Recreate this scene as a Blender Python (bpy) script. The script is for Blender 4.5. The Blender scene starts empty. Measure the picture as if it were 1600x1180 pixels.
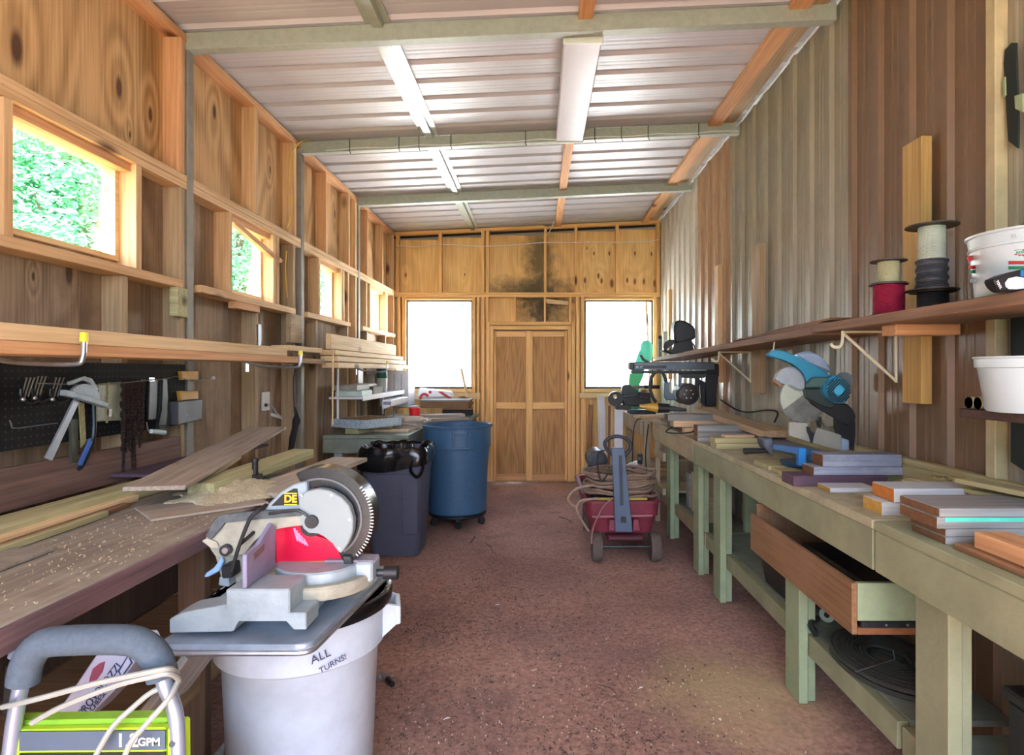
import bpy, bmesh, math, random
from mathutils import Vector, Matrix, Euler
random.seed(7)
SC = bpy.context.scene
COL = SC.collection
PI = math.pi
R = math.radians

# ------------------------------------------------------------------ camera
H = 1.40                       # eye height
F, CX, CY = 950.0, 842.0, 579.0
cam_d = bpy.data.cameras.new('camera')
cam = bpy.data.objects.new('camera', cam_d)
COL.objects.link(cam)
cam.location = (0, 0, H)
cam.rotation_euler = (R(90), 0, 0)
cam_d.sensor_width = 36
cam_d.lens = F / 1600 * 36
cam_d.shift_x = -(CX - 800) / 1600
cam_d.shift_y = -(590 - CY) / 1600
cam_d.clip_start = 0.05
SC.camera = cam
# ------------------------------------------------------------------ world, sun, portals, exposure
w = bpy.data.worlds.new('world')
SC.world = w
w.use_nodes = True
wn = w.node_tree.nodes
wl = w.node_tree.links
bg = wn['Background']
sky = wn.new('ShaderNodeTexSky')
sky.sky_type = 'NISHITA'
sky.sun_disc = False
sky.sun_elevation = R(58)
sky.sun_rotation = R(170)
sky.air_density = 0.8
sky.dust_density = 5.0
mixw = wn.new('ShaderNodeMixRGB')
mixw.inputs[0].default_value = 0.6
mixw.inputs[2].default_value = (2.2, 2.85, 4.3, 1)
wl.new(sky.outputs[0], mixw.inputs[1])
wl.new(mixw.outputs[0], bg.inputs[0])
bg.inputs[1].default_value = 1.0
sun_d = bpy.data.lights.new('sun', 'SUN')
sun_d.energy = 62.0
sun_d.angle = R(1.0)
sun_d.color = (0.95, 0.98, 1.0)
sun = bpy.data.objects.new('sun', sun_d)
COL.objects.link(sun)
sun.location = (0, -4, 9)
sun.rotation_euler = (R(32), 0, R(-14))     # high, from behind the camera
def portal(name, loc, rot, sx, sy):
    l = bpy.data.lights.new(name, 'AREA')
    l.shape = 'RECTANGLE'; l.size = sx; l.size_y = sy
    l.cycles.is_portal = True
    o = bpy.data.objects.new(name, l)
    COL.objects.link(o)
    o.location = loc; o.rotation_euler = rot
portal('portal_front', (-0.14, -2.35, 1.6), (R(90), 0, 0), 3.4, 3.1)
portal('portal_back', (-1.25, 7.74, 1.72), (R(-90), 0, 0), 0.82, 1.08)
portal('portal_back', (1.0, 7.74, 1.72), (R(-90), 0, 0), 0.84, 1.08)
for yy, sy in ((2.4, .62), (3.83, .56), (5.25, .52), (6.8, .6)):
    portal('portal_side', (-1.96, yy, 2.1), (R(90), 0, R(-90)), sy, .44)
SC.view_settings.view_transform = 'Standard'
SC.view_settings.look = 'None'
SC.view_settings.gamma = 1
SC.view_settings.use_curve_mapping = False
SC.view_settings.exposure = 1.5
SC.cycles.max_bounces = 10
SC.cycles.diffuse_bounces = 7
SC.cycles.glossy_bounces = 3
SC.cycles.transparent_max_bounces = 12
SC.cycles.sample_clamp_indirect = 8
SC.cycles.caustics_reflective = False
SC.cycles.caustics_refractive = False

# ------------------------------------------------------------------ colour + materials
def lin(c):
    return c / 12.92 if c <= 0.04045 else ((c + 0.055) / 1.055) ** 2.4
def C(h):
    return tuple(lin(int(h[i:i + 2], 16) / 255) for i in (0, 2, 4)) + (1,)
MATS = {}
def newmat(name):
    m = bpy.data.materials.new(name)
    m.use_nodes = True
    return m, m.node_tree.nodes, m.node_tree.links, m.node_tree.nodes['Principled BSDF']
def nd(n, t, **k):
    x = n.new(t)
    for a, b in k.items():
        setattr(x, a, b)
    return x
def plain(name, col, rough=.6, metal=0, var=.12, scale=9, bump=0, col2=None, spec=None, coat=0):
    """a solid colour with mottling (dust, scuffs)"""
    if name in MATS: return MATS[name]
    m, n, l, b = newmat(name)
    c = C(col)
    tc = nd(n, 'ShaderNodeTexCoord')
    no = nd(n, 'ShaderNodeTexNoise')
    no.inputs['Scale'].default_value = scale
    no.inputs['Detail'].default_value = 6
    no.inputs['Roughness'].default_value = .65
    l.new(tc.outputs['Object'], no.inputs['Vector'])
    rp = nd(n, 'ShaderNodeValToRGB')
    c2 = C(col2) if col2 else tuple(min(1, x * (1 + var)) for x in c[:3]) + (1,)
    c1 = tuple(x * (1 - var) for x in c[:3]) + (1,)
    rp.color_ramp.elements[0].position = .36; rp.color_ramp.elements[0].color = c1 if not col2 else c
    rp.color_ramp.elements[1].position = .64; rp.color_ramp.elements[1].color = c2
    l.new(no.outputs['Fac'], rp.inputs[0])
    l.new(rp.outputs[0], b.inputs['Base Color'])
    b.inputs['Roughness'].default_value = rough
    b.inputs['Metallic'].default_value = metal
    if spec is not None: b.inputs['Specular IOR Level'].default_value = spec
    b.inputs['Coat Weight'].default_value = coat
    if bump:
        bp = nd(n, 'ShaderNodeBump')
        bp.inputs['Strength'].default_value = bump
        bp.inputs['Distance'].default_value = .01
        n2 = nd(n, 'ShaderNodeTexNoise'); n2.inputs['Scale'].default_value = scale * 7; n2.inputs['Detail'].default_value = 4
        l.new(tc.outputs['Object'], n2.inputs['Vector'])
        l.new(n2.outputs['Fac'], bp.inputs['Height'])
        l.new(bp.outputs[0], b.inputs['Normal'])
    MATS[name] = m
    return m
def wood(name, light, dark, axis='X', contour=9, knots=.5, rough=.75, grain=.5, knotcol='4a2a14', across=5.0, along=.55, stain=None, dust=None, spots=(), patches=()):
    """sawn timber: contour grain, fine fibres, knots; grain runs along the object's axis"""
    if name in MATS: return MATS[name]
    m, n, l, b = newmat(name)
    tc = nd(n, 'ShaderNodeTexCoord'); oi = nd(n, 'ShaderNodeObjectInfo')
    mu = nd(n, 'ShaderNodeMath', operation='MULTIPLY'); mu.inputs[1].default_value = 23.7
    l.new(oi.outputs['Random'], mu.inputs[0])
    ad = nd(n, 'ShaderNodeVectorMath', operation='ADD')
    l.new(tc.outputs['Object'], ad.inputs[0]); l.new(mu.outputs[0], ad.inputs[1])
    i = 'XYZ'.index(axis)
    def mapped(al, ac):
        mp = nd(n, 'ShaderNodeMapping')
        s = [ac, ac, ac]; s[i] = al
        mp.inputs['Scale'].default_value = s
        l.new(ad.outputs[0], mp.inputs['Vector'])
        return mp.outputs[0]
    n1 = nd(n, 'ShaderNodeTexNoise'); n1.inputs['Scale'].default_value = 1; n1.inputs['Detail'].default_value = 1.5
    n1.inputs['Distortion'].default_value = .25
    l.new(mapped(along, across), n1.inputs['Vector'])
    m1 = nd(n, 'ShaderNodeMath', operation='MULTIPLY'); m1.inputs[1].default_value = contour * 6.28
    base = n1.outputs['Fac']; spotmasks = []
    for (sx, sy, sz, sr) in spots:
        vs_ = nd(n, 'ShaderNodeVectorMath', operation='SUBTRACT'); vs_.inputs[1].default_value = (sx, sy, sz)
        l.new(tc.outputs['Object'], vs_.inputs[0])
        vm = nd(n, 'ShaderNodeVectorMath', operation='MULTIPLY'); sc_ = [1, 1, 1]; sc_[i] = .4; vm.inputs[1].default_value = sc_
        l.new(vs_.outputs[0], vm.inputs[0])
        ln = nd(n, 'ShaderNodeVectorMath', operation='LENGTH'); l.new(vm.outputs[0], ln.inputs[0])
        k1 = nd(n, 'ShaderNodeMapRange', interpolation_type='SMOOTHSTEP'); k1.inputs['From Max'].default_value = sr * 6; k1.inputs['To Min'].default_value = .17; k1.inputs['To Max'].default_value = 0
        l.new(ln.outputs['Value'], k1.inputs['Value'])
        aa = nd(n, 'ShaderNodeMath', operation='ADD'); l.new(base, aa.inputs[0]); l.new(k1.outputs[0], aa.inputs[1]); base = aa.outputs[0]
        k2 = nd(n, 'ShaderNodeMapRange'); k2.inputs['From Min'].default_value = sr * .55; k2.inputs['From Max'].default_value = sr * 1.1; k2.inputs['To Min'].default_value = .92; k2.inputs['To Max'].default_value = 0
        l.new(ln.outputs['Value'], k2.inputs['Value']); spotmasks.append((k2.outputs[0], knotcol))
    l.new(base, m1.inputs[0])
    sn = nd(n, 'ShaderNodeMath', operation='SINE'); l.new(m1.outputs[0], sn.inputs[0])
    n2 = nd(n, 'ShaderNodeTexNoise'); n2.inputs['Scale'].default_value = 1; n2.inputs['Detail'].default_value = 3
    l.new(mapped(2.5, 85), n2.inputs['Vector'])
    ma = nd(n, 'ShaderNodeMath', operation='MULTIPLY_ADD'); ma.inputs[1].default_value = .1 * grain; 
    l.new(sn.outputs[0], ma.inputs[0]); l.new(n2.outputs['Fac'], ma.inputs[2])
    n3 = nd(n, 'ShaderNodeTexNoise'); n3.inputs['Scale'].default_value = 1; n3.inputs['Detail'].default_value = 2
    l.new(mapped(.9, 2.2), n3.inputs['Vector'])
    mb = nd(n, 'ShaderNodeMath', operation='MULTIPLY_ADD'); mb.inputs[1].default_value = .55
    l.new(n3.outputs['Fac'], mb.inputs[0]); l.new(ma.outputs[0], mb.inputs[2])
    rp = nd(n, 'ShaderNodeValToRGB')
    rp.color_ramp.elements[0].position = .42; rp.color_ramp.elements[0].color = C(dark)
    rp.color_ramp.elements[1].position = 1.02; rp.color_ramp.elements[1].color = C(light)
    l.new(mb.outputs[0], rp.inputs[0])
    out = rp.outputs[0]
    if knots:
        vo = nd(n, 'ShaderNodeTexVoronoi'); vo.inputs['Scale'].default_value = 1
        l.new(mapped(1.5, 3.2), vo.inputs['Vector'])
        kr = nd(n, 'ShaderNodeMapRange'); kr.inputs['From Min'].default_value = .05 * knots + .03; kr.inputs['From Max'].default_value = .1 * knots + .09
        kr.inputs['To Min'].default_value = .9; kr.inputs['To Max'].default_value = 0
        l.new(vo.outputs['Distance'], kr.inputs['Value'])
        mx = nd(n, 'ShaderNodeMixRGB'); mx.inputs[2].default_value = C(knotcol)
        l.new(kr.outputs[0], mx.inputs[0]); l.new(out, mx.inputs[1]); out = mx.outputs[0]
    for sm, kc in spotmasks:
        mx = nd(n, 'ShaderNodeMixRGB'); mx.inputs[2].default_value = C(kc)
        l.new(sm, mx.inputs[0]); l.new(out, mx.inputs[1]); out = mx.outputs[0]
    for (sx, sy, sz, rx, rz, kc) in patches:      # water stains with a place of their own
        vs_ = nd(n, 'ShaderNodeVectorMath', operation='SUBTRACT'); vs_.inputs[1].default_value = (sx, sy, sz); l.new(tc.outputs['Object'], vs_.inputs[0])
        vm = nd(n, 'ShaderNodeVectorMath', operation='MULTIPLY'); vm.inputs[1].default_value = (1 / rx, 0, 1 / rz); l.new(vs_.outputs[0], vm.inputs[0])
        ln = nd(n, 'ShaderNodeVectorMath', operation='LENGTH'); l.new(vm.outputs[0], ln.inputs[0])
        n5 = nd(n, 'ShaderNodeTexNoise'); n5.inputs['Scale'].default_value = 9; n5.inputs['Detail'].default_value = 6; n5.inputs['Roughness'].default_value = .7; l.new(tc.outputs['Object'], n5.inputs['Vector'])
        pa = nd(n, 'ShaderNodeMath', operation='MULTIPLY_ADD'); pa.inputs[1].default_value = 1.6; l.new(n5.outputs['Fac'], pa.inputs[0]); l.new(ln.outputs['Value'], pa.inputs[2])
        k3 = nd(n, 'ShaderNodeMapRange'); k3.inputs['From Min'].default_value = 1.05; k3.inputs['From Max'].default_value = 1.9; k3.inputs['To Min'].default_value = .85; k3.inputs['To Max'].default_value = 0
        l.new(pa.outputs[0], k3.inputs['Value'])
        mx = nd(n, 'ShaderNodeMixRGB'); mx.inputs[2].default_value = C(kc); l.new(k3.outputs[0], mx.inputs[0]); l.new(out, mx.inputs[1]); out = mx.outputs[0]
    if stain or dust:
        n4 = nd(n, 'ShaderNodeTexNoise'); n4.inputs['Scale'].default_value = 3.2; n4.inputs['Detail'].default_value = 7; n4.inputs['Roughness'].default_value = .7
        l.new(ad.outputs[0], n4.inputs['Vector'])
        sr = nd(n, 'ShaderNodeMapRange'); sr.inputs['From Min'].default_value = .47; sr.inputs['From Max'].default_value = .62
        sr.inputs['To Max'].default_value = .65
        l.new(n4.outputs['Fac'], sr.inputs['Value'])
        mx = nd(n, 'ShaderNodeMixRGB'); mx.inputs[2].default_value = C(stain or dust)
        l.new(sr.outputs[0], mx.inputs[0]); l.new(out, mx.inputs[1]); out = mx.outputs[0]
    l.new(out, b.inputs['Base Color'])
    b.inputs['Roughness'].default_value = rough
    bp = nd(n, 'ShaderNodeBump'); bp.inputs['Strength'].default_value = .15; bp.inputs['Distance'].default_value = .004
    l.new(ma.outputs[0], bp.inputs['Height']); l.new(bp.outputs[0], b.inputs['Normal'])
    MATS[name] = m
    return m
def glass(name, tint='ffffff', fac=.06):
    if name in MATS: return MATS[name]
    m, n, l, b = newmat(name)
    n.remove(b)
    t = nd(n, 'ShaderNodeBsdfTransparent'); t.inputs[0].default_value = C(tint)
    g = nd(n, 'ShaderNodeBsdfGlossy'); g.inputs['Roughness'].default_value = .05
    mx = nd(n, 'ShaderNodeMixShader'); mx.inputs[0].default_value = fac
    l.new(t.outputs[0], mx.inputs[1]); l.new(g.outputs[0], mx.inputs[2])
    l.new(mx.outputs[0], n['Material Output'].inputs[0])
    MATS[name] = m
    return m
def translucent(name, col, fac=.5, rough=.4):
    if name in MATS: return MATS[name]
    m, n, l, b = newmat(name)
    b.inputs['Base Color'].default_value = C(col); b.inputs['Roughness'].default_value = rough
    t = nd(n, 'ShaderNodeBsdfTranslucent'); t.inputs[0].default_value = C(col)
    mx = nd(n, 'ShaderNodeMixShader'); mx.inputs[0].default_value = fac
    l.new(b.outputs[0], mx.inputs[1]); l.new(t.outputs[0], mx.inputs[2])
    l.new(mx.outputs[0], n['Material Output'].inputs[0])
    MATS[name] = m
    return m

STUD = {a: wood('stud_' + a, 'dfbb8a', 'b48c5e', a, contour=6, knots=.5) for a in 'XYZ'}
STUDO = {a: wood('stud_orange_' + a, 'dcaa78', 'b27f52', a, contour=6, knots=.4) for a in 'XYZ'}
STUDG = {a: wood('stud_grey_' + a, 'b8a17c', '8a7354', a, contour=6, knots=.6) for a in 'XYZ'}
BSTUD = {a: wood('back_stud_' + a, 'f7ca88', 'cf9c58', a, contour=5, knots=.35) for a in 'XYZ'}
def _pw(u, v, X):
    Y = F * X / (u - CX); return (X, Y, H - (v - CY) / F * Y)
def _pb(u, v): return ((u - CX) / F * 7.65, 7.65, H - (v - CY) / F * 7.65)
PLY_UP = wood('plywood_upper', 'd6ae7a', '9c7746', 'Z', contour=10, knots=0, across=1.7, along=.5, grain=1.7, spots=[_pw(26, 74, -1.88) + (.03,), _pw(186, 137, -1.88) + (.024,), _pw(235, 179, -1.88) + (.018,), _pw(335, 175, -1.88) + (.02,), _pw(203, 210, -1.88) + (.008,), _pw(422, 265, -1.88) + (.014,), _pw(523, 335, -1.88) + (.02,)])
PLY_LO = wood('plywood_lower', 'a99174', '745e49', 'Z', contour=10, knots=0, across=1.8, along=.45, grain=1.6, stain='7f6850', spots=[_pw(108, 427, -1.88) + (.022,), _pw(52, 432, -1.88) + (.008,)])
_k = [(849, 429, .017), (935, 431, .017), (914, 438, .018), (940, 439, .018), (956, 443, .026), (980, 438, .016), (992, 440, .02), (1006, 440, .018), (1023, 443, .022), (928, 396, .013), (952, 396, .014), (992, 396, .014), (1018, 397, .014), (634, 430, .014), (726, 429, .01), (917, 388, .01)]
PLY_BK = wood('plywood_back', 'f5cf8c', 'cfa262', 'Z', contour=7, knots=0, across=1.6, along=.6, grain=.9, knotcol='7a4520', spots=[_pb(u, v) + (r_,) for u, v, r_ in _k if u != 849])
PLY_BS = wood('plywood_back_stained', 'f0c684', 'c49a58', 'Z', contour=7, knots=0, across=1.8, along=.9, grain=.9, patches=[_pb(832, 455) + (.75, .2, '4a4230'), _pb(843, 410) + (.22, .75, '5f5238'), _pb(850, 485) + (.42, .25, '3f3828')])
DOORP = wood('door_panel_wood', 'c79860', '946840', 'Z', contour=14, knots=0, across=7, along=.5, grain=1.2)
PINE = {a: wood('pine_' + a, 'ead0a2', 'c9a471', a, contour=5, knots=.4) for a in 'XYZ'}
ORB = wood('orange_board_Y', 'd9995c', 'b06f3a', 'Y', contour=6, knots=.4)
PINEX = PINE['X']
DUSTW = wood('dusty_board', 'b8ac9b', '857563', 'X', contour=6, knots=.15, dust='aaa296')
GREYW = wood('grey_weathered_board', '989a98', '66655f', 'X', contour=8, knots=.2, dust='8b8d8c')
GREENW = wood('green_treated_board', 'bfbb8e', '8d8a60', 'X', contour=5, knots=.3)
PINKW = wood('pinkish_pine_board', 'd8bd98', 'ab9070', 'X', contour=5, knots=.3)
PURPLE = wood('purple_stained_board', '5c4655', '3b2a38', 'X', contour=5, knots=0)
BROWNW = wood('brown_board', '9c7350', '644225', 'X', contour=7, knots=.3)
BENCHW = wood('bench_wood', '9c9486', '6d6459', 'Y', contour=8, knots=.2, dust='a5a092')
BENCHE = wood('bench_edge_wood', '7d6468', '4c3b3e', 'Y', contour=8, knots=.2)
OSB = plain('drawer_plywood', '8a5a34', .7, var=.3, scale=6, bump=.2)
GREENP = plain('green_grey_paint', '8f9373', .6, var=.13, scale=5, bump=.15)
GREENL = plain('pale_green_paint', '91a07c', .6, var=.12, scale=6, bump=.15)
TANP = plain('tan_paint', 'a8997c', .6, var=.12, scale=5, bump=.15)
GALV = plain('galvanised_steel', 'a5ada0', .5, .2, var=.08, scale=30)
GALVB = plain('bright_galvanised_steel', 'd2d6d8', .25, .85, var=.1, scale=30)
WHITEM = plain('white_ceiling_steel', 'bfc0c6', .42, 0, var=.03, scale=3)
WHITEP = plain('white_plastic', 'e6e8ea', .4, var=.04)
BLACKP = plain('black_plastic', '17181a', .45, var=.25)
BLACKR = plain('black_rubber', '222324', .7, var=.3)
DARKM = plain('dark_metal', '3a3d40', .4, .6, var=.3, scale=20)
STEEL = plain('steel', 'b9bdc2', .3, .85, var=.12, scale=20)
ALU = plain('cast_aluminium', '97a7b0', .45, .15, var=.12, scale=16, bump=.1)
DUSTM = plain('dusty_cast_metal', 'a09f90', .7, .1, var=.18, scale=14, bump=.15)
RUST = plain('rusty_steel', '3a2c28', .7, .5, var=.45, scale=60, bump=.4)
WRED = plain('red_lettering', 'b5222a', .5, var=.05)
WGREEN = plain('green_lettering', '1d7f52', .5, var=.05)
INK = plain('dark_ink', '3a3f66', .6, var=.1)
DINK = plain('black_ink', '1b1b22', .6, var=.1)

# ------------------------------------------------------------------ geometry helpers
def PY(u, v, Y):      # point of the place seen at pixel (u,v), at distance Y
    return Vector(((u - CX) / F * Y, Y, H - (v - CY) / F * Y))
def PX(u, v, X):
    return PY(u, v, F * X / (u - CX))
def PZ(u, v, Z):
    return PY(u, v, F * (H - Z) / (v - CY))

class MB:
    def __init__(s): s.bm = bmesh.new()
    def _bev(s, vs, bev, seg=1):
        if bev:
            es = list({e for v in vs for e in v.link_edges})
            bmesh.ops.bevel(s.bm, geom=es, offset=bev, segments=seg, affect='EDGES', profile=.5, clamp_overlap=True)
    def box(s, x0, x1, y0, y1, z0, z1, bev=0, M=None):
        r = bmesh.ops.create_cube(s.bm, size=1)
        vs = r['verts']
        for v in vs:
            v.co = Vector((x0 if v.co.x < 0 else x1, y0 if v.co.y < 0 else y1, z0 if v.co.z < 0 else z1))
            if M: v.co = M @ v.co
        s._bev(vs, bev)
        return s
    def cyl(s, p0, p1, r0, r1=None, seg=20, caps=True):
        p0 = Vector(p0); p1 = Vector(p1); r1 = r0 if r1 is None else r1
        d = p1 - p0
        q = d.to_track_quat('Z', 'Y').to_matrix().to_4x4()
        M = Matrix.Translation((p0 + p1) / 2) @ q
        bmesh.ops.create_cone(s.bm, cap_ends=caps, cap_tris=False, segments=seg, radius1=max(r0, 1e-5), radius2=max(r1, 1e-5), depth=d.length, matrix=M)
        return s
    def tube(s, pts, r, seg=8, closed=False):
        pts = [Vector(p) for p in pts]
        n = len(pts); rings = []
        up = Vector((0, 0, 1)); prev = None
        for i, p in enumerate(pts):
            a = pts[i - 1] if (i > 0 or closed) else p
            b = pts[(i + 1) % n] if (i < n - 1 or closed) else p
            t = (b - a).normalized()
            if prev is None:
                x = t.cross(up)
                if x.length < .1: x = t.cross(Vector((1, 0, 0)))
            else:
                x = prev - t * prev.dot(t)
            x.normalize(); prev = x; y = t.cross(x)
            rr = r[i] if isinstance(r, (list, tuple)) else r
            rings.append([s.bm.verts.new(p + (x * math.cos(2 * PI * k / seg) + y * math.sin(2 * PI * k / seg)) * rr) for k in range(seg)])
        m = n if closed else n - 1
        for i in range(m):
            A, B = rings[i], rings[(i + 1) % n]
            for k in range(seg):
                s.bm.faces.new((A[k], A[(k + 1) % seg], B[(k + 1) % seg], B[k]))
        if not closed:
            s.bm.faces.new(rings[0][::-1]); s.bm.faces.new(rings[-1])
        return s
    def lathe(s, prof, c=(0, 0, 0), seg=40, M=None):
        c = Vector(c); rings = []
        for (r, z) in prof:
            ring = []
            for k in range(seg):
                p = Vector((max(r, 1e-4) * math.cos(2 * PI * k / seg), max(r, 1e-4) * math.sin(2 * PI * k / seg), z))
                if M: p = M @ p
                ring.append(s.bm.verts.new(p + c))
            rings.append(ring)
        for i in range(len(rings) - 1):
            for k in range(seg):
                s.bm.faces.new((rings[i][k], rings[i][(k + 1) % seg], rings[i + 1][(k + 1) % seg], rings[i + 1][k]))
        if prof[0][0] > 1e-4: s.bm.faces.new(rings[0][::-1])
        if prof[-1][0] > 1e-4: s.bm.faces.new(rings[-1])
        return s
    def prism(s, pts, off, bev=0):
        """polygon given by 3D points, extruded by vector off"""
        off = Vector(off)
        a = [s.bm.verts.new(Vector(p)) for p in pts]
        b = [s.bm.verts.new(Vector(p) + off) for p in pts]
        n = len(pts)
        s.bm.faces.new(a); s.bm.faces.new(b[::-1])
        for i in range(n):
            s.bm.faces.new((a[i], b[i], b[(i + 1) % n], a[(i + 1) % n]))
        if bev: s._bev(a + b, bev)
        return s
    def yp(s, px, Y, th, bev=0):     # silhouette facing the aisle end, at distance Y, th thick
        return s.prism([PY(u, v, Y) for u, v in px], (0, th, 0), bev)
    def xp(s, px, X, th, bev=0):     # silhouette on a side wall plane
        return s.prism([PX(u, v, X) for u, v in px], (th, 0, 0), bev)
    def ball(s, c, r, sc=(1, 1, 1), seg=16):
        M = Matrix.Translation(Vector(c)) @ Matrix.Diagonal((r * sc[0], r * sc[1], r * sc[2], 1))
        bmesh.ops.create_uvsphere(s.bm, u_segments=seg, v_segments=seg // 2, radius=1, matrix=M)
        return s
    def done(s, name, mat, parent=None, smooth=False, base=True, kind=None):
        bm = s.bm
        bmesh.ops.recalc_face_normals(bm, faces=bm.faces)
        o = None
        if parent is not None:
            org = wloc(parent)
        else:
            xs = [v.co for v in bm.verts]
            lo = Vector((min(v.x for v in xs), min(v.y for v in xs), min(v.z for v in xs)))
            hi = Vector((max(v.x for v in xs), max(v.y for v in xs), max(v.z for v in xs)))
            org = Vector(((lo.x + hi.x) / 2, (lo.y + hi.y) / 2, lo.z)) if base else Vector((0, 0, 0))
        for v in bm.verts: v.co -= org
        me = bpy.data.meshes.new(name)
        bm.to_mesh(me); bm.free()
        me.materials.append(mat)
        if smooth:
            for p in me.polygons: p.use_smooth = True
            me.set_sharp_from_angle(angle=R(38))
        o = bpy.data.objects.new(name, me)
        COL.objects.link(o)
        if parent is not None:
            o.parent = parent
        else:
            o.location = org
        if kind: o['kind'] = kind
        return o
def wloc(o):
    l = Vector((0, 0, 0))
    while o is not None:
        l += o.location; o = o.parent
    return l
def tag(o, label, cat, group=None, kind=None):
    o['label'] = label; o['category'] = cat
    if group: o['group'] = group
    if kind: o['kind'] = kind
    return o
def thing(name, label, cat, loc=(0, 0, 0), group=None):
    o = bpy.data.objects.new(name, None)
    o.empty_display_size = .05
    COL.objects.link(o)
    o.location = loc
    return tag(o, label, cat, group)
def B(*a, **k): return MB().box(*a, **k)
def lumber(label, p0, p1, wd, th, mat, name='lumber_board', cat='board', group=None, roll=0):
    """a board from p0 to p1 (centres of the bottom face's ends), its length along local X"""
    p0 = Vector(p0); p1 = Vector(p1)
    d = p1 - p0
    L = d.length
    mb = MB().box(0, L, -wd / 2, wd / 2, 0, th, bev=min(.002, th * .12))
    o = mb.done(name, mat, base=False)
    o.location = p0
    xa = d.normalized(); ya = Vector((0, 0, 1)).cross(xa)
    if ya.length < .01: ya = Vector((0, 1, 0))
    ya.normalize(); za = xa.cross(ya)
    M = Matrix((xa, ya, za)).transposed()
    o.rotation_euler = (M @ Matrix.Rotation(roll, 3, 'X')).to_euler()
    return tag(o, label, cat, group)
def xboard(label, x0, x1, y0, wd, z0, th, mat, group=None, name='lumber_board'):
    return lumber(label, (x0, y0 + wd / 2, z0), (x1, y0 + wd / 2, z0), wd, th, mat, group=group, name=name)
def smooth_path(pts, n=6):
    pts = [Vector(p) for p in pts]; out = []
    P = [pts[0]] + pts + [pts[-1]]
    for i in range(1, len(P) - 2):
        a, b, c, d = P[i - 1], P[i], P[i + 1], P[i + 2]
        for k in range(n):
            t = k / n
            out.append(.5 * ((2 * b) + (c - a) * t + (2 * a - 5 * b + 4 * c - d) * t * t + (3 * b - a - 3 * c + d) * t ** 3))
    out.append(pts[-1])
    return out
_font = None
def text(parent, s, size, loc, rot, mat, extrude=.0006, name='lettering', label=None, bold=0):
    cu = bpy.data.curves.new('t', 'FONT')
    cu.body = s; cu.size = size; cu.extrude = extrude; cu.align_x = 'CENTER'; cu.align_y = 'CENTER'; cu.offset = bold
    t = bpy.data.objects.new('t', cu)
    COL.objects.link(t)
    dg = bpy.context.evaluated_depsgraph_get()
    me = bpy.data.meshes.new_from_object(t.evaluated_get(dg))
    bpy.data.objects.remove(t)
    me.name = name
    me.materials.clear(); me.materials.append(mat)
    o = bpy.data.objects.new(name, me)
    COL.objects.link(o)
    o.parent = parent
    o.location = Vector(loc) - wloc(parent)
    o.rotation_euler = rot
    return o
def gear(c, r, teeth, depth, th, M=None):
    """toothed disc in the XZ plane round c, thickness th along Y"""
    pts = []
    for k in range(teeth):
        a = 2 * PI * k / teeth
        pts.append((r, a)); pts.append((r - depth, a + .65 * 2 * PI / teeth))
    return [Vector(c) + Vector((q * math.cos(a), -th / 2, q * math.sin(a))) for q, a in pts]
def arcpx(cx, cy, r, a0, a1, n, ry=None):
    ry = ry or r
    return [(cx + r * math.cos(R(a0 + (a1 - a0) * k / n)), cy - ry * math.sin(R(a0 + (a1 - a0) * k / n))) for k in range(n + 1)]
# ================================================================== THE SHED
XL, XR, YB = -1.79, 1.535, 7.56           # stud faces left, siding right, stud faces back
def roofz(x): return 3.13 + .0465 * (x + 1.8)
# ---- ground outside
g = B(-60, 60, -40, 80, -.14, -.10).done('ground', plain('shaded_grass', '3f4534', .9, var=.15, scale=2), kind='structure', base=False)  # grass colour darkened as tree shade, so less light bounces in at the front
B(-6, 8, 7.8, 11.6, -.0995, -.04).done('bounce_gravel_patch', plain('pale_bounce_gravel', 'e8e6e2', .9, var=.08, scale=2), kind='structure', base=False)  # unseen pale patch added to bounce sunlight in through the back windows
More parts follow.
